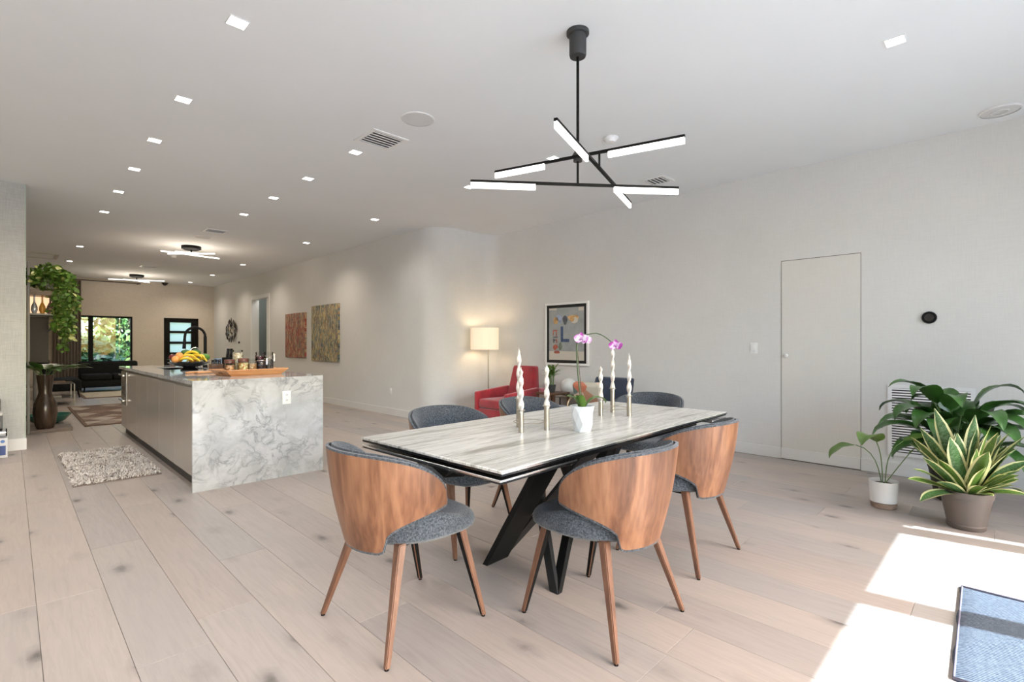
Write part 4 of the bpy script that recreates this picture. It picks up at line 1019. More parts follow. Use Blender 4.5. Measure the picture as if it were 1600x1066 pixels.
for tier,(n,pet,pang,lift,bend,L,W) in enumerate([(10,.18,1.2,.45,2.0,.40,.18),(12,.32,1.30,.60,2.3,.42,.19),(12,.44,1.36,.70,2.5,.42,.19),(8,.52,1.46,.9,2.6,.38,.17)]):
    for k in range(n):
        az=2*PI*(k+.5*(tier%2))/n+rp.uniform(-.2,.2); 
        ex=math.cos(az); s=1-.30*max(0,ex)   # shorter where the wall is
        leaf_obj(plt,L*rp.uniform(.85,1.15)*s,W*rp.uniform(.9,1.1),az,pet*rp.uniform(.85,1.08)*(1-.2*max(0,ex)),pang+ (.12 if ex>.3 else 0)-.0,lift+rp.uniform(-.15,.15)+.25*max(0,ex),bend*rp.uniform(.8,1.15),LEAFD,(.02*math.cos(az),.02*math.sin(az),.225),.28,.06,lilyprof,roll=rp.uniform(-.12,.12)); N+=1
# dead brown flower stalk
# snake plant
sp_=thing('snake_plant','bushy snake plant with yellow-edged leaves in a taupe pot','plant',(4.455,.205,0))
pt_=MB().lathe([(.094,0),(.100,.006),(.103,.03),(.100,.034),(.131,.205),(.136,.207),(.141,.250),(.134,.252),(.127,.225),(.001,.222)],40).build('pot',TAUPE,sp_)
MB().lathe([(.127,.226),(.07,.232),(.001,.233)],20,capb=False).build('soil',SOIL,sp_)
def snprof(t): return (.42+.58*math.sin(PI*min(1,t*.86+.10)))*(1 if t<.78 else max(.02,((1-t)/.22))**.62)
sl=[# az(deg), tilt from horizontal, L, W, bend, mat
 (135,62,.44,.085,.10,1),(150,70,.50,.075,.1,0),(100,66,.46,.08,.15,0),(200,72,.46,.085,.1,0),(215,80,.52,.075,.05,0),(180,84,.55,.08,.05,0),(240,82,.50,.085,.1,0),
 (270,70,.46,.085,.15,1),(290,62,.50,.085,.1,0),(310,52,.52,.085,.2,0),(320,46,.48,.08,.25,0),(262,78,.50,.09,.1,1),(300,74,.46,.08,.1,1),
 (150,42,.40,.07,.2,0),(140,22,.34,.07,.35,1),(150,8,.32,.085,.9,0),(170,55,.34,.075,.3,1),(120,50,.42,.07,.2,0),
 (225,58,.30,.085,.3,1),(240,50,.26,.08,.3,1),(205,40,.20,.07,.5,1),(255,38,.20,.07,.5,1),(285,40,.26,.085,.4,1),(310,26,.30,.085,.5,1),(330,12,.34,.08,1.1,0),(305,8,.30,.085,.6,1),
 (320,18,.38,.075,1.4,0),(305,60,.44,.085,.1,1),(325,56,.46,.075,.15,0),(275,84,.48,.09,.05,0),(250,64,.38,.085,.2,0),(190,62,.40,.08,.2,1),(228,84,.44,.085,.05,0),(318,34,.42,.08,.3,0),(130,34,.38,.07,.4,1),(160,28,.30,.08,.4,0),(268,48,.30,.08,.2,0),(222,24,.16,.07,.5,1),(296,30,.20,.07,.5,0),(60,60,.40,.07,.2,0),(20,58,.42,.07,.2,0),(80,75,.48,.075,.1,0),(350,66,.44,.075,.15,0),(315,68,.46,.04,.4,0),(235,70,.36,.07,-.25,1)]
for az,el,L,W,bd,m_ in sl:
    r0=.02+.06*(1-el/90)
    a=R(az+rp.uniform(-6,6))
    leaf_obj(sp_,L*rp.uniform(.92,1.06),W*1.14,a,0,0,R(el),bd,SNAKE2 if m_ else SNAKE,(r0*math.cos(a),r0*math.sin(a),.228),.25,.02,snprof,twist=rp.uniform(-.5,.5),roll=rp.uniform(-.5,.5) if el>50 else rp.uniform(-.2,.2))
# small white pot
sm=thing('small_lily','young lily with three drooping leaves in a round white pot on tan saucer','plant',(4.575,.665,0))
MB().lathe([(.070,.0),(.076,.004),(.084,.040),(.080,.042),(.001,.042)],32).build('saucer',TERRA,sm)
MB().lathe([(.076,.0422),(.084,.045),(.091,.193),(.0915,.199),(.087,.199),(.083,.17),(.001,.168)],36).build('pot',CERM,sm)
MB().lathe([(.083,.171),(.001,.176)],20,capb=False).build('soil',SOIL,sm)
for az,pet,pang,lift,bend,L,W in ((R(128),.36,1.38,-.1,1.5,.23,.12),(R(165),.34,1.50,.7,2.6,.26,.16),(R(-50),.36,1.52,.25,1.0,.34,.13),(R(-35),.30,.80,.75,.3,.06,.02)):
    leaf_obj(sm,L,W,az,pet,pang,lift,bend,LEAFM,(.012*math.cos(az),.012*math.sin(az),.172),.25,.08,lilyprof)
# ================================================================ RUGS
BR,_t,_b=new_mat('blue_woven_rug')
_v=coords(_t,(1,1,1)); _w=_t.nodes.new('ShaderNodeTexWave'); _w.wave_type='BANDS'; _w.bands_direction='X'; _w.inputs['Scale'].default_value=24; _w.inputs['Distortion'].default_value=1.2; _w.inputs['Detail'].default_value=3; _w.inputs['Detail Scale'].default_value=6; _t.links.new(_v,_w.inputs[0])
_n=noise(_t,_v,60,3); _k=mix(_t,.5,_w.outputs['Fac'],_n); _t.links.new(ramp(_t,_k,[(.25,(.03,.042,.065)),(.5,(.085,.108,.145)),(.75,(.14,.165,.205))]),_b.inputs['Base Color']); setp(_b,Roughness=.95); bump(_t,_b,_k,.8,.006)
br=thing('woven_rug','blue-grey ribbed woven rug lying in the sun patch by the windows','rug',(2.875,-.27,0),R(1.5))
def ruggrid(L,W,h,seed=1,nx=40,ny=26,ampl=.004):
    r_=random.Random(seed); mb=MB()
    def f(u,v):
        x=(u-.5)*L; y=(v-.5)*W; z=h+ampl*math.sin(x*7+seed)*math.sin(y*5+1)
        e=min(u,1-u,v,1-v); z=z*(1 if e>.015 else .35); x+=.006*math.sin(y*14); y+=.006*math.sin(x*17); return (x,y,z)
    mb.grid(f,nx,ny)
    def g_(u,v):
        p=f(u,v); return (p[0],p[1],.0008)
    mb.grid(lambda u,v:g_(1-u,v),nx,ny)
    return mb
ruggrid(.94,.86,.013).build('pile',BR,br)
bd=MB(); c=.006
for a in ((-.47,-.462,-.43,.43),(.462,.47,-.43,.43)): bd.rbox(a[0],a[1],a[2],a[3],.001,.014,r=.003,seg=1)
for a in ((-.462,.462,-.43,-.422),(-.462,.462,.422,.43)): bd.rbox(a[0],a[1],a[2],a[3],.001,.014,r=.003,seg=1)
bd.build('binding',plain('rug_binding',(.13,.12,.16),.9),br)
SHAG,_t,_b=new_mat('shaggy_cotton'); _c=ramp(_t,noise(_t,coords(_t,(3,9,1)),2.2,5,.6),[(.32,(.26,.20,.18)),(.45,(.55,.50,.45)),(.58,(.66,.62,.57)),(.72,(.42,.34,.30))]); _t.links.new(_c,_b.inputs['Base Color']); setp(_b,Roughness=.95)
sr=thing('shaggy_rug','cream and beige shaggy cotton mat on the floor beside the island','rug',(.68,6.45,0),0)
MB().box(-.31,.31,-.86,.86,.0006,.010).build('backing',plain('mat_backing',(.20,.16,.14),.9),sr)
mb=MB(); r_=random.Random(4)
for k in range(5200):
    x=r_.uniform(-.31,.31); y=r_.uniform(-.86,.86); a=r_.uniform(0,2*PI); l=r_.uniform(.02,.045); h=r_.uniform(.012,.026); w2=.005; dx,dy=math.cos(a),math.sin(a)
    mb.add([(x-dy*w2,y+dx*w2,.008),(x+dy*w2,y-dx*w2,.008),(x+dx*l*.5+dy*w2,y+dy*l*.5-dx*w2,.008+h),(x+dx*l*.5-dy*w2,y+dy*l*.5+dx*w2,.008+h),(x+dx*l,y+dy*l,.012)],[(0,1,2,3),(3,2,4)],True)
mb.build('pile',SHAG,sr,kind='stuff')
def geo_rug():
    m,t,b=new_mat('geometric_rug'); tc=t.nodes.new('ShaderNodeTexCoord'); sp=t.nodes.new('ShaderNodeSeparateXYZ'); t.links.new(tc.outputs['Object'],sp.inputs[0])
    def ma(op,a,b_=None):
        n=t.nodes.new('ShaderNodeMath'); n.operation=op
        for i,v in enumerate((a,b_)):
            if v is None: continue
            if isinstance(v,(int,float)): n.inputs[i].default_value=v
            else: t.links.new(v,n.inputs[i])
        return n.outputs[0]
    X=ma('MULTIPLY',sp.outputs[0],3.0); Y=ma('MULTIPLY',sp.outputs[1],1.9)
    s1=ma('FLOOR',ma('ADD',X,Y)); s2=ma('FLOOR',ma('SUBTRACT',X,Y)); s3=ma('FLOOR',ma('MULTIPLY',Y,1.0))
    cb=t.nodes.new('ShaderNodeCombineXYZ'); t.links.new(s1,cb.inputs[0]); t.links.new(s2,cb.inputs[1]); t.links.new(s3,cb.inputs[2])
    wn=t.nodes.new('ShaderNodeTexWhiteNoise'); wn.noise_dimensions='3D'; t.links.new(cb.outputs[0],wn.inputs[0])
    r=t.nodes.new('ShaderNodeValToRGB'); r.color_ramp.interpolation='CONSTANT'; e=r.color_ramp.elements
    cs=[(.10,.05,.035),(.40,.33,.26),(.20,.12,.085),(.48,.42,.35),(.13,.07,.05),(.30,.24,.19)]
    while len(e)<6: e.new(.5)
    for k,cc in enumerate(cs): e[k].position=k/6; e[k].color=(*cc,1)
    t.links.new(wn.outputs[0],r.inputs[0]); c=mix(t,.25,r.outputs[0],ramp(t,noise(t,coords(t),40),[(.3,(.1,.07,.05)),(.7,(.5,.42,.36))])); t.links.new(c,b.inputs['Base Color']); setp(b,Roughness=.95); return m
gr_=thing('patterned_rug','brown and cream triangle-patterned runner rug beyond the island','rug',(1.39,11.15,0))
MB().rbox(-.59,.59,-1.53,1.53,.001,.014,r=.004,seg=1).build('pile',geo_rug(),gr_)
bm_=plain('rug_border',(.17,.11,.08),.95,noise=.3,scale=40); bd=MB()
for q in ((-.63,-.592,-1.57,1.57),(.592,.63,-1.57,1.57),(-.592,.592,-1.57,-1.532),(-.592,.592,1.532,1.57)): bd.rbox(q[0],q[1],q[2],q[3],.001,.015,r=.004,seg=1)
bd.build('border',bm_,gr_)
lr=thing('living_rug','large pale cream rug under the dark sofa','rug',(2.25,15.6,0))
MB().rbox(-1.05,1.28,-1.0,.60,.001,.012,r=.004,seg=1).build('pile',plain('cream_pile',(.50,.46,.36),.95,noise=.12,scale=5),lr)
MB().rbox(-1.11,1.36,-1.10,-1.002,.001,.013,r=.004,seg=1).rbox(-1.11,-1.052,-1.0,.60,.001,.013,r=.004,seg=1).build('border',bm_,lr)
# ================================================================ READING CORNER
ac=thing('armchair','red velvet armchair with tall tapered back by the curved wall corner','armchair',(5.06,5.12,0),R(90))
# local: front +y
MB().rbox(-.27,.27,-.28,.34,.30,.43,r=.035,seg=3).build('seat_cushion',RED,ac)
MB().rbox(-.34,.34,-.30,.335,.15,.298,r=.02,seg=2).build('seat_base',RED,ac)
for s in (-1,1):
    mb=MB(); mb.rbox(s*.305-.035,s*.305+.035,-.30,.36,.16,.53,r=.022,seg=3); 
    mb.v=[(x,y,z+(.06*max(0,(.36-y)/.66) if z>.4 else 0)) for x,y,z in mb.v]
    mb.build('armrest',RED,ac)
bk=MB(); 
def bkf(u,v):
    return None
mb=MB(); mb.rbox(-.5,.5,-.5,.5,0,1,r=.06,seg=4)
mb.v=[(x*(.60-.20*max(0,z-.25)/.75*1.0),(-.27-.10*z)+y*(.15-.03*z),.20+z*.69) for x,y,z in mb.v]
mb.build('backrest',RED,ac)
for x in (-.26,.26):
    for y in (-.26,.30): MB().tube([(x,y,.152),(x*1.08,y*1.08,0)],[.022,.012],10).build('leg',DWOOD,ac)
fl=thing('floor_lamp','slim brass floor lamp with glowing cream drum shade behind the red armchair','lamp',(5.41,5.93,0))
MB().lathe([(.13,0),(.13,.012),(.12,.02),(.001,.022)],28).build('base',BRASSN,fl)
MB().tube([(0,0,.02),(0,0,1.30)],.011,12).tube([(0,0,1.30),(-.05,.02,1.30)],.008,8).build('pole',BRASSN,fl)
mb=MB()
def drum(u,v): 
    a=2*PI*u; return (-.06+.225*math.cos(a),.02+.225*math.sin(a),1.125+.345*v)
mb.grid(drum,40,1,closeu=True); mb.grid(lambda u,v:(-.06+.221*math.cos(-2*PI*u),.02+.221*math.sin(-2*PI*u),1.125+.345*v),40,1,closeu=True)
mb.build('lamp_shade',SHADE,fl)
MB().ball((-.06,.02,1.30),.035,12,8).build('bulb',emit('bulb_glow',(1,.8,.55),14),fl)
l=bpy.data.lights.new('lamp_glow','POINT'); l.energy=3.5; l.color=(1,.76,.52); l.shadow_soft_size=.06; o=bpy.data.objects.new('lamp_glow',l); col.objects.link(o); o.location=(5.35,5.95,1.30)
stb=thing('side_table','small dark walnut side table between the two armchairs','side table',(5.28,4.47,0))
MB().rbox(-.17,.17,-.17,.17,.525,.55,r=.006).build('table_top',DWOOD,stb)
MB().rbox(-.15,.15,-.15,.15,.30,.318,r=.005).build('lower_shelf',DWOOD,stb)
for x in (-.15,.15):
    for y in (-.15,.15): MB().rbox(x-.014,x+.014,y-.014,y+.014,0,.5245,r=.003,seg=1).build('leg',DWOOD,stb)
bp_=thing('bamboo_plant','small bushy green plant in a dark pot on the walnut side table','plant',(5.27,4.48,.5505))
MB().lathe([(.045,0),(.06,.10),(.055,.10),(.05,.085),(.001,.083)],20).build('pot',plain('charcoal_pot',(.05,.05,.048),.6),bp_)
rq=random.Random(9)
for k in range(7):
    a=2*PI*k/7; h=rq.uniform(.16,.30); MB().tube([(.02*math.cos(a),.02*math.sin(a),.08),(.035*math.cos(a),.035*math.sin(a),.08+h)],.007,6).build('cane',STEMG,bp_)
    for j in range(6):
        aa=rq.uniform(0,2*PI); zz=.08+h*rq.uniform(.55,1)
        leaf_obj(bp_,rq.uniform(.12,.20),.028,aa,0,0,rq.uniform(.5,1.3),1.3,POTHOS if j%2 else LEAFM,(.035*math.cos(a),.035*math.sin(a),zz),.3,0,lilyprof,nseg=6)
pk=thing('candle_bowl','small pink bowl on the near edge of the walnut side table','bowl',(5.17,4.57,.5505))
MB().lathe([(.02,0),(.04,.03),(.05,.05),(.046,.05),(.03,.02),(.001,.012)],20).build('bowl_body',plain('pink_glaze',(.62,.22,.26),.4),pk)
con=thing('low_table','low black metal table with pale top beside the walnut side table','side table',(5.61,4.30,0))
MB().rbox(-.13,.13,-.38,.42,.455,.468,r=.003,seg=1).build('table_top',plain('warm_grey_top',(.42,.38,.33),.4),con)
MB().tube([(-.13,-.38,.50),(-.13,.42,.50)],.007,6).tube([(.13,-.38,.50),(.13,.42,.50)],.007,6).tube([(-.13,-.38,.50),(.13,-.38,.50)],.007,6).tube([(-.13,.42,.50),(.13,.42,.50)],.007,6).build('rail',BLK,con)
for x in (-.13,.13):
    for y in (-.38,.42): MB().tube([(x,y,0),(x,y,.50)],.009,8).build('leg',BLK,con)
gb=thing('globe_lamp','white frosted glass globe lamp on the low black table','lamp',(5.60,4.44,.4685))
MB().lathe([(.05,0),(.05,.012),(.04,.018),(.001,.018)],20).build('base',GOLDM,gb); MB().ball((0,0,.137),.125,28,18).build('globe',plain('opal_glass',(.80,.79,.75),.2),gb)
bc=thing('lounge_chair','navy velvet lounge chair with thin gold frame against the right wall','armchair',(5.18,3.56,0),R(90))
mb=MB(); mb.rbox(-.29,.29,-.04,.04,0,.33,r=.03,seg=3); mb.v=[(x*(1-.05*(z/.33)),-.20-.10*(z/.33)+y+.06*(x/.29)**2,.46+z) for x,y,z in mb.v]; mb.build('backrest',BLUE,bc)
MB().rbox(-.29,.29,-.20,.33,.33,.45,r=.035,seg=3).build('seat',BLUE,bc)
for s in (-1,1):
    MB().tube(smoothp([(s*.31,.34,0),(s*.315,.33,.30),(s*.315,.27,.53),(s*.315,-.10,.56),(s*.315,-.27,.54),(s*.31,-.33,.30),(s*.30,-.36,0)],4),.010,8).build('frame',GOLDM,bc)
MB().tube([(-.31,-.25,.44),(.31,-.25,.44)],.009,8).tube([(-.31,.30,.32),(.31,.30,.32)],.009,8).build('crossbar',GOLDM,bc)
PIL,_t,_b=new_mat('patchwork_cushion'); _v=_t.nodes.new('ShaderNodeTexVoronoi'); _v.inputs['Scale'].default_value=6; _t.links.new(coords(_t),_v.inputs['Vector'])
_s=_t.nodes.new('ShaderNodeSeparateColor'); _t.links.new(_v.outputs['Color'],_s.inputs[0]); _r=ramp(_t,_s.outputs[0],[(.0,(.05,.13,.12)),(.4,(.70,.62,.50)),(.6,(.52,.17,.10)),(.8,(.42,.27,.17)),(1,(.75,.72,.66))]); _t.links.new(_r,_b.inputs['Base Color']); setp(_b,Roughness=.85)
cu=MB().rbox(-.19,.19,-.05,.05,-.14,.14,r=.045,seg=4).build('cushion',PIL); cu.location=(5.02,3.68,.61); cu.rotation_euler=(R(-18),0,R(102)); tag(cu,'patchwork cushion in teal, rust and cream on the navy lounge chair','cushion')
ot=thing('ottoman','low round navy velvet ottoman in front of the side table','ottoman',(4.90,4.15,0))
MB().lathe([(.20,.05),(.24,.08),(.245,.36),(.22,.41),(.10,.425),(.001,.425)],28).build('cushion_body',BLUE,ot); MB().lathe([(.17,0),(.17,.05)],24,capt=True).build('base',BLK,ot)
# ================================================================ LEFT EDGE CLUTTER
pc=thing('product_carton','white carton printed with a blue and white tube, on the floor at the left','box',(-.155,7.70,0))
MB().rbox(-.12,.13,-.12,.12,0,.205,r=.003,seg=1).build('carton',plain('white_card',(.70,.70,.72),.6),pc)
MB().box(.07,.115,-.1222,-.1205,.03,.13).build('tube_print',plain('blue_print',(.05,.09,.28),.5),pc); MB().lathe([(.017,0),(.017,.0012)],20,M=Matrix.Translation((.092,-.1203,.175))@Matrix.Rotation(R(90),4,'X'),capt=True).build('round_print',plain('blue_print_light',(.10,.2,.5),.5),pc)
pb=thing('purple_bottle','dark purple bottle standing in front of the white carton','bottle',(-.115,7.52,0)); PU=plain('purple_plastic',(.06,.015,.09),.3)
MB().lathe([(.028,0),(.03,.01),(.03,.13),(.018,.15),(.014,.155)],20,capt=True).build('body',PU,pb); MB().lathe([(.016,.156),(.016,.185),(.001,.186)],16).build('cap',PU,pb)
st_=thing('steel_canister','shiny steel canister lying on the white carton','canister',(-.13,7.70,.206),0)
MB().tube([(-.10,0,.05),(.09,0,.05)],.05,24).build('body',CHROME,st_); MB().tube([(.09,0,.05),(.10,0,.05)],.042,24).build('lid',BLK,st_)
gx=thing('grey_box','dark grey box stacked above the steel canister','box',(-.15,7.72,.307)); MB().rbox(-.11,.085,-.10,.10,0,.14,r=.004,seg=1).build('body',plain('grey_card',(.10,.10,.105),.6),gx); MB().rbox(-.112,.087,-.102,.102,.1402,.165,r=.004,seg=1).build('lid',plain('pale_card',(.62,.61,.58),.6),gx)
g2=thing('grey_pouch','soft grey felt pouch on top of the stacked boxes at the left edge','pouch',(-.16,7.72,.473)); MB().rbox(-.10,.085,-.05,.05,0,.16,r=.03,seg=3).build('body',plain('grey_felt',(.22,.22,.21),.9,noise=.2,scale=60),g2)
# ================================================================ SHELVING UNIT WITH TRAILING PLANT
sh=thing('shelving_unit','tall open dark wood shelving unit with a pale metal side, left of the island','shelf',(.38,9.55,0))
PALEM=plain('pale_metal',(.20,.20,.19),.45,.2); SHW=wood('shelf_wood',(.10,.06,.04),(.15,.09,.06),(.20,.13,.085),'x',1)
MB().box(-.225,-.20,-.20,.20,.0,2.33).build('side_panel',PALEM,sh)
MB().rbox(-.1995,.235,-.22,.22,0,.045,r=.003,seg=1).build('base_plank',plain('grey_wood_plinth',(.16,.12,.095),.5,noise=.2,scale=8,stretch=(1,8,8)),sh)
for z,x1,th_ in ((1.95,.07,.07),(1.63,.06,.025)):
    MB().rbox(-.1995,x1,-.19,.19,z-th_,z,r=.003,seg=1).build('shelf',SHW if z>1.9 else PALEM,sh)
MB().box(-.1995,.05,.185,.20,1.6305,1.8795).build('back_panel',emit('amber_glow',(1,.62,.36),.75),sh)  # panel glows by itself, added for the warm lit background behind the vases
MB().box(-.1995,.0,.17,.20,.95,1.60).build('lower_panel',plain('bronze_panel',(.03,.024,.02),.4,spec=.2),sh)
hg=thing('hanging_rail','slim black rail at the right of the shelves','rail',(.60,9.55,0)) if False else None
def slimvase(x,y,m,label,h=.26,r=.035):
    o=MB().lathe([(r*.6,0),(r,.05),(r*.9,.10),(r*.28,.16),(r*.25,h*.9),(r*.5,h),(r*.4,h),(r*.15,h*.85),(.001,h*.8)],20).build('glass_vase',m); o.location=(x,y,1.6305); tag(o,label,'vase','slim vases on the shelf')
slimvase(.225,9.44,plain('silver_glass',(.5,.52,.55),.12,.4),'silvery slim-necked vase on the upper shelf, nearest the metal side')
slimvase(.305,9.46,plain('amber_glass',(.62,.30,.05),.15),'amber slim-necked vase on the upper shelf, in the middle')
slimvase(.385,9.44,plain('mauve_glass',(.30,.16,.18),.2,noise=.5,scale=60),'mottled mauve vase on the upper shelf, beside the trailing leaves',.24,.04)
ph=thing('trailing_pothos','lush trailing pothos hanging from the top of the shelving unit','plant',(.36,9.48,1.9505))
MB().lathe([(.07,0),(.10,.10),(.12,.14),(.11,.14),(.001,.12)],24).build('pot',plain('lilac_grey_pot',(.34,.32,.34),.6),ph)
def leaf_cloud(mb,gen,n,size,rr,mi=0):
    for k in range(n):
        c=Vector(gen(rr)); s=size*rr.uniform(.7,1.25); d=Vector((rr.gauss(0,1),rr.gauss(0,1)-.6,rr.gauss(-.5,.7))).normalized(); sd=d.cross(Vector((rr.gauss(0,1),rr.gauss(0,1),rr.gauss(0,1)))).normalized(); up=sd.cross(d)
        p=[c,c+d*s*.35+sd*s*.36+up*s*.06,c+d*s*.75+sd*s*.22,c+d*s,c+d*s*.75-sd*s*.22,c+d*s*.35-sd*s*.36+up*s*.06,c+d*s*.5-up*s*.05]
        mb.add(p,[(0,1,6),(1,2,6),(2,3,6),(3,4,6),(4,5,6),(5,0,6)],True,mi if rr.random()<.86 else mi+1,None,[(.5,0),(.8,.3),(.7,.7),(.5,1),(.3,.7),(.2,.3),(.5,.5)])
rl=random.Random(31)
def crown(r): 
    a=r.uniform(0,2*PI); q=r.random()**.5; return (.02+.25*q*math.cos(a),.20*q*math.sin(a),.10+.28*r.random()*(1-.6*q*q))
cm_=MB(); leaf_cloud(cm_,crown,620,.075,rl); cm_.build('foliage',[POTHOS,POTHOSY],ph,kind='stuff')
vn=MB(); tm=MB()
for k in range(26):
    x0=rl.uniform(.07,.27); y0=rl.uniform(-.18,.16); L=rl.uniform(.35,1.0)*(1 if x0>.12 else .7); 
    if k<5: x0=rl.uniform(-.12,.05); L=rl.uniform(.03,.10)
    pts=[]; x=x0*.4;z=.14
    for i in range(12):
        t=i/11; pts.append((x0*.5+x0*.5*min(1,t*4)+.03*math.sin(t*9+k),y0+.02*math.sin(t*7+k*2),.16+.10*math.sin(min(1,t*3)*PI*.9)-max(0,t-.12)*(L+.15)))
    vn.tube(pts,.003,4)
    leaf_cloud(tm,lambda r:[a+r.gauss(0,.022) for a in pts[int(r.uniform(1,11.99))]],int(60*L+18),.072,rl)
vn.build('vines',STEMG,ph,kind='stuff'); tm.build('trailing_leaves',[POTHOS,POTHOSY],ph,kind='stuff')
vs_=thing('floor_vase','tall dark bronze bottle-shaped floor vase on the shelving base','vase',(.335,9.46,.0455))
MB().lathe([(.085,0),(.095,.01),(.112,.08),(.130,.22),(.122,.34),(.085,.44),(.070,.50),(.080,.62),(.094,.74),(.086,.74),(.065,.55),(.001,.5)],36).build('body',plain('bronze_glaze',(.055,.035,.022),.22,noise=.5,scale=6,stretch=(4,4,.6)),vs_)
for k in range(14):
    a=2*PI*k/14+rl.uniform(-.2,.2); leaf_obj(vs_,rl.uniform(.30,.44),.12,a,.18,1.15,rl.uniform(.1,.5),rl.uniform(.3,.9),LEAFD if k%3 else LEAFM,(.03*math.cos(a),.03*math.sin(a),.66),.2,.1,lilyprof,nseg=8)
tb_=thing('teal_bowl','large shiny teal glass bowl on the floor behind the bronze vase','bowl',(.40,10.35,0)); MB().lathe([(.10,0),(.20,.05),(.27,.14),(.262,.145),(.19,.06),(.001,.012)],32).build('dish',plain('teal_glass',(.02,.13,.10),.1),tb_)
wt_=thing('pedestal_table','white round pedestal table behind the shelving unit','side table',(.27,11.1,0)); MB().lathe([(.26,.86),(.27,.865),(.27,.885),(.26,.89),(.001,.89)],32).build('table_top',CERM,wt_); MB().tube([(0,0,.02),(0,0,.86)],.02,12).lathe([(.15,0),(.15,.015),(.02,.03)],24).build('pedestal',PALEM,wt_)
bl_=thing('black_horn_lamp','black sculptural horn lamp on the white round table','lamp',(.33,11.1,.8905)); MB().lathe([(.11,0),(.12,.04),(.09,.10),(.04,.14),(.02,.30),(.05,.42),(.13,.56),(.125,.56),(.001,.45)],24).build('body',BLK,bl_)
sp2=thing('small_succulent','tiny dark-leaved plant in a rust pot at the far end of the island','plant',(1.62,8.42,IH+.0005)); MB().lathe([(.03,0),(.04,.05),(.035,.05),(.001,.04)],16).build('pot',plain('rust_pot',(.13,.04,.03),.5),sp2)
for k in range(8): leaf_obj(sp2,.10,.025,2*PI*k/8,0,0,1.1-.4*(k%2),1.5,LEAFD,(0,0,.045),.3,0,lilyprof,nseg=6)
# ================================================================ LIVING ROOM
sf=thing('sofa','long charcoal fabric sofa under the far window','sofa',(1.85,16.75,0),R(180))
MB().rbox(-.62,.62,-.45,.45,.14,.30,r=.03).build('sofa_base',CHAR,sf)
for k in (-1,1): MB().rbox(k*.30-.29,k*.30+.29,-.18,.46,.302,.45,r=.05,seg=3).build('seat_cushion',CHAR,sf)
MB().rbox(-.62,.62,-.46,-.26,.30,.76,r=.06,seg=3).build('backrest',CHAR,sf)
MB().rbox(-.62,-.50,-.25,.45,.302,.58,r=.04,seg=3).build('armrest',CHAR,sf)
for x in (-.55,.55):
    for y in (-.38,.40): MB().tube([(x,y,.142),(x*1.04,y*1.04,.0)],[.02,.012],8).build('leg',BLK,sf)
ch=thing('chaise','charcoal chaise seat left of the sofa, nearer the camera','sofa',(.80,15.5,0))
MB().rbox(-.33,.33,-.62,.62,.16,.42,r=.06,seg=3).build('seat',CHAR,ch); MB().rbox(-.33,-.15,-.62,.62,.421,.72,r=.06,seg=3).build('backrest',CHAR,ch)
for x in (-.27,.27):
    for y in (-.54,.54): MB().tube([(x,y,.165),(x*1.1,y*1.06,.0)],[.02,.010],8).build('leg',BLK,ch)
def frame_table(name,label,x0,x1,y0,y1,h,grp=None):
    o=thing(name,label,'coffee table',((x0+x1)/2,(y0+y1)/2,0)); a,b=(x1-x0)/2,(y1-y0)/2
    MB().rbox(-a,a,-b,b,h-.012,h,r=.003,seg=1).build('table_top',GLASS if grp else plain('smoked_top',(.10,.09,.08),.2),o)
    MB().rbox(-a,a,-b,b,.13,.142,r=.003,seg=1).build('lower_shelf',plain('shelf_glass',(.25,.24,.22),.2),o)
    for sx in (-1,1):
        for sy in (-1,1): MB().box(sx*a-.007,sx*a+.007,sy*b-.007,sy*b+.007,0,h-.0125).build('leg',STEELD,o)
    return o
frame_table('coffee_table','steel framed coffee table in front of the chaise',.42,.90,13.3,14.1,.43)
frame_table('coffee_table','steel framed coffee table half hidden by the bronze vase',-.10,.30,12.2,13.0,.46)
for k,(x,y,z,lb,m) in enumerate([(.66,13.6,.431,'brown book on the nearer coffee table beside the vase',DWOOD),(.60,13.65,.1425,'cream book on the lower shelf of the coffee table',plain('cream_cover',(.6,.57,.5),.6))]):
    o=MB().rbox(-.12,.12,-.16,.16,0,.03,r=.004,seg=1).build('book',m); o.location=(x,y,z); tag(o,lb,'book')
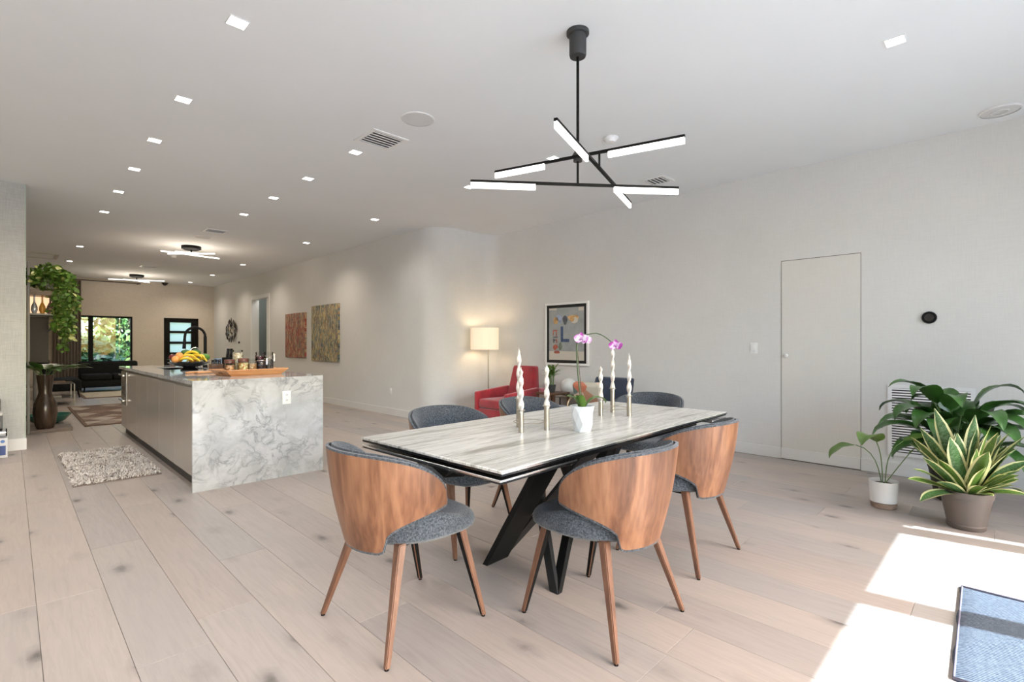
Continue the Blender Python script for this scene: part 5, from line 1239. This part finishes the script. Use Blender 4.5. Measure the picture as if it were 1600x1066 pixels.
# curtain
cu_=thing('curtain','tall taupe sheer pleated curtain left of the far window','curtain',(1.06,17.9,0))
def cf(u,v):
    x=-.29+.58*u; return (x,.035*math.sin(u*2*PI*9)*(1-.25*v)+.01*math.sin(u*23),.012+2.93*v)
def cf2(u,v): p=cf(1-u,v); return (p[0],p[1]+.004,p[2])
MB().grid(cf,110,6).grid(cf2,110,6).build('pleated_fabric',SHEER,cu_)
MB().tube([(-.6,0,2.965),(1.6,0,2.965)],.014,10).build('curtain_rail',DKB,cu_)
for x in (-.55,1.55): MB().box(x-.01,x+.01,-.01,.195,2.95,2.98).build('bracket',DKB,cu_)
# ================================================================ OUTDOORS BEYOND THE FAR WINDOW
def tree(x,y,h,r,label,seed,low=.4):
    o=thing('garden_tree',label,'tree',(x,y,-.06)); MB().tube([(0,0,0),(.05,.03,h*.4),(0,.05,h*.8)],[.12,.09,.04],8).build('trunk',BARK,o)
    rr=random.Random(seed); mb=MB()
    for k in range(2600):
        a=rr.uniform(0,2*PI); ph=math.acos(rr.uniform(-1,1)); q=rr.uniform(.55,1); c=Vector((r*q*math.sin(ph)*math.cos(a),r*q*math.sin(ph)*math.sin(a),low+(h-low)*.5+(h-low)*.5*q*math.cos(ph)))
        s=rr.uniform(.09,.17); d=Vector((rr.gauss(0,1),rr.gauss(0,1),rr.gauss(0,1))).normalized(); e=d.orthogonal().normalized()
        mb.add([c-d*s,c+e*s*.55,c+d*s,c-e*s*.55],[(0,1,2,3)],False,0 if rr.random()<.7 else 1)
    mb.build('foliage',[TREEG,plain('tree_leaves_light_%d'%seed,(.13,.21,.06),.5)],o,kind='stuff')
tree(.2,22.6,4.2,1.3,'dense green tree outside the far window, left one',1,.5); tree(3.1,23.2,4.6,1.45,'dense green tree outside the far window, right one',2,.6)
tree(1.75,20.6,1.6,.85,'low rounded bush just outside the far window',3,.0); tree(-3.2,25.5,4,1.6,'tree outside glimpsed past the curtain',4,.3); tree(7.4,25,5,2.2,'tallest tree far outside behind the entrance',5,.3)
fn=thing('garden_wall','pale rendered garden wall behind the trees outside','garden wall',(2,29,-.06)); MB().box(-9,9,-.1,.1,0,1.9).build('wall_body',plain('render_grey',(.42,.46,.48),.8),fn)
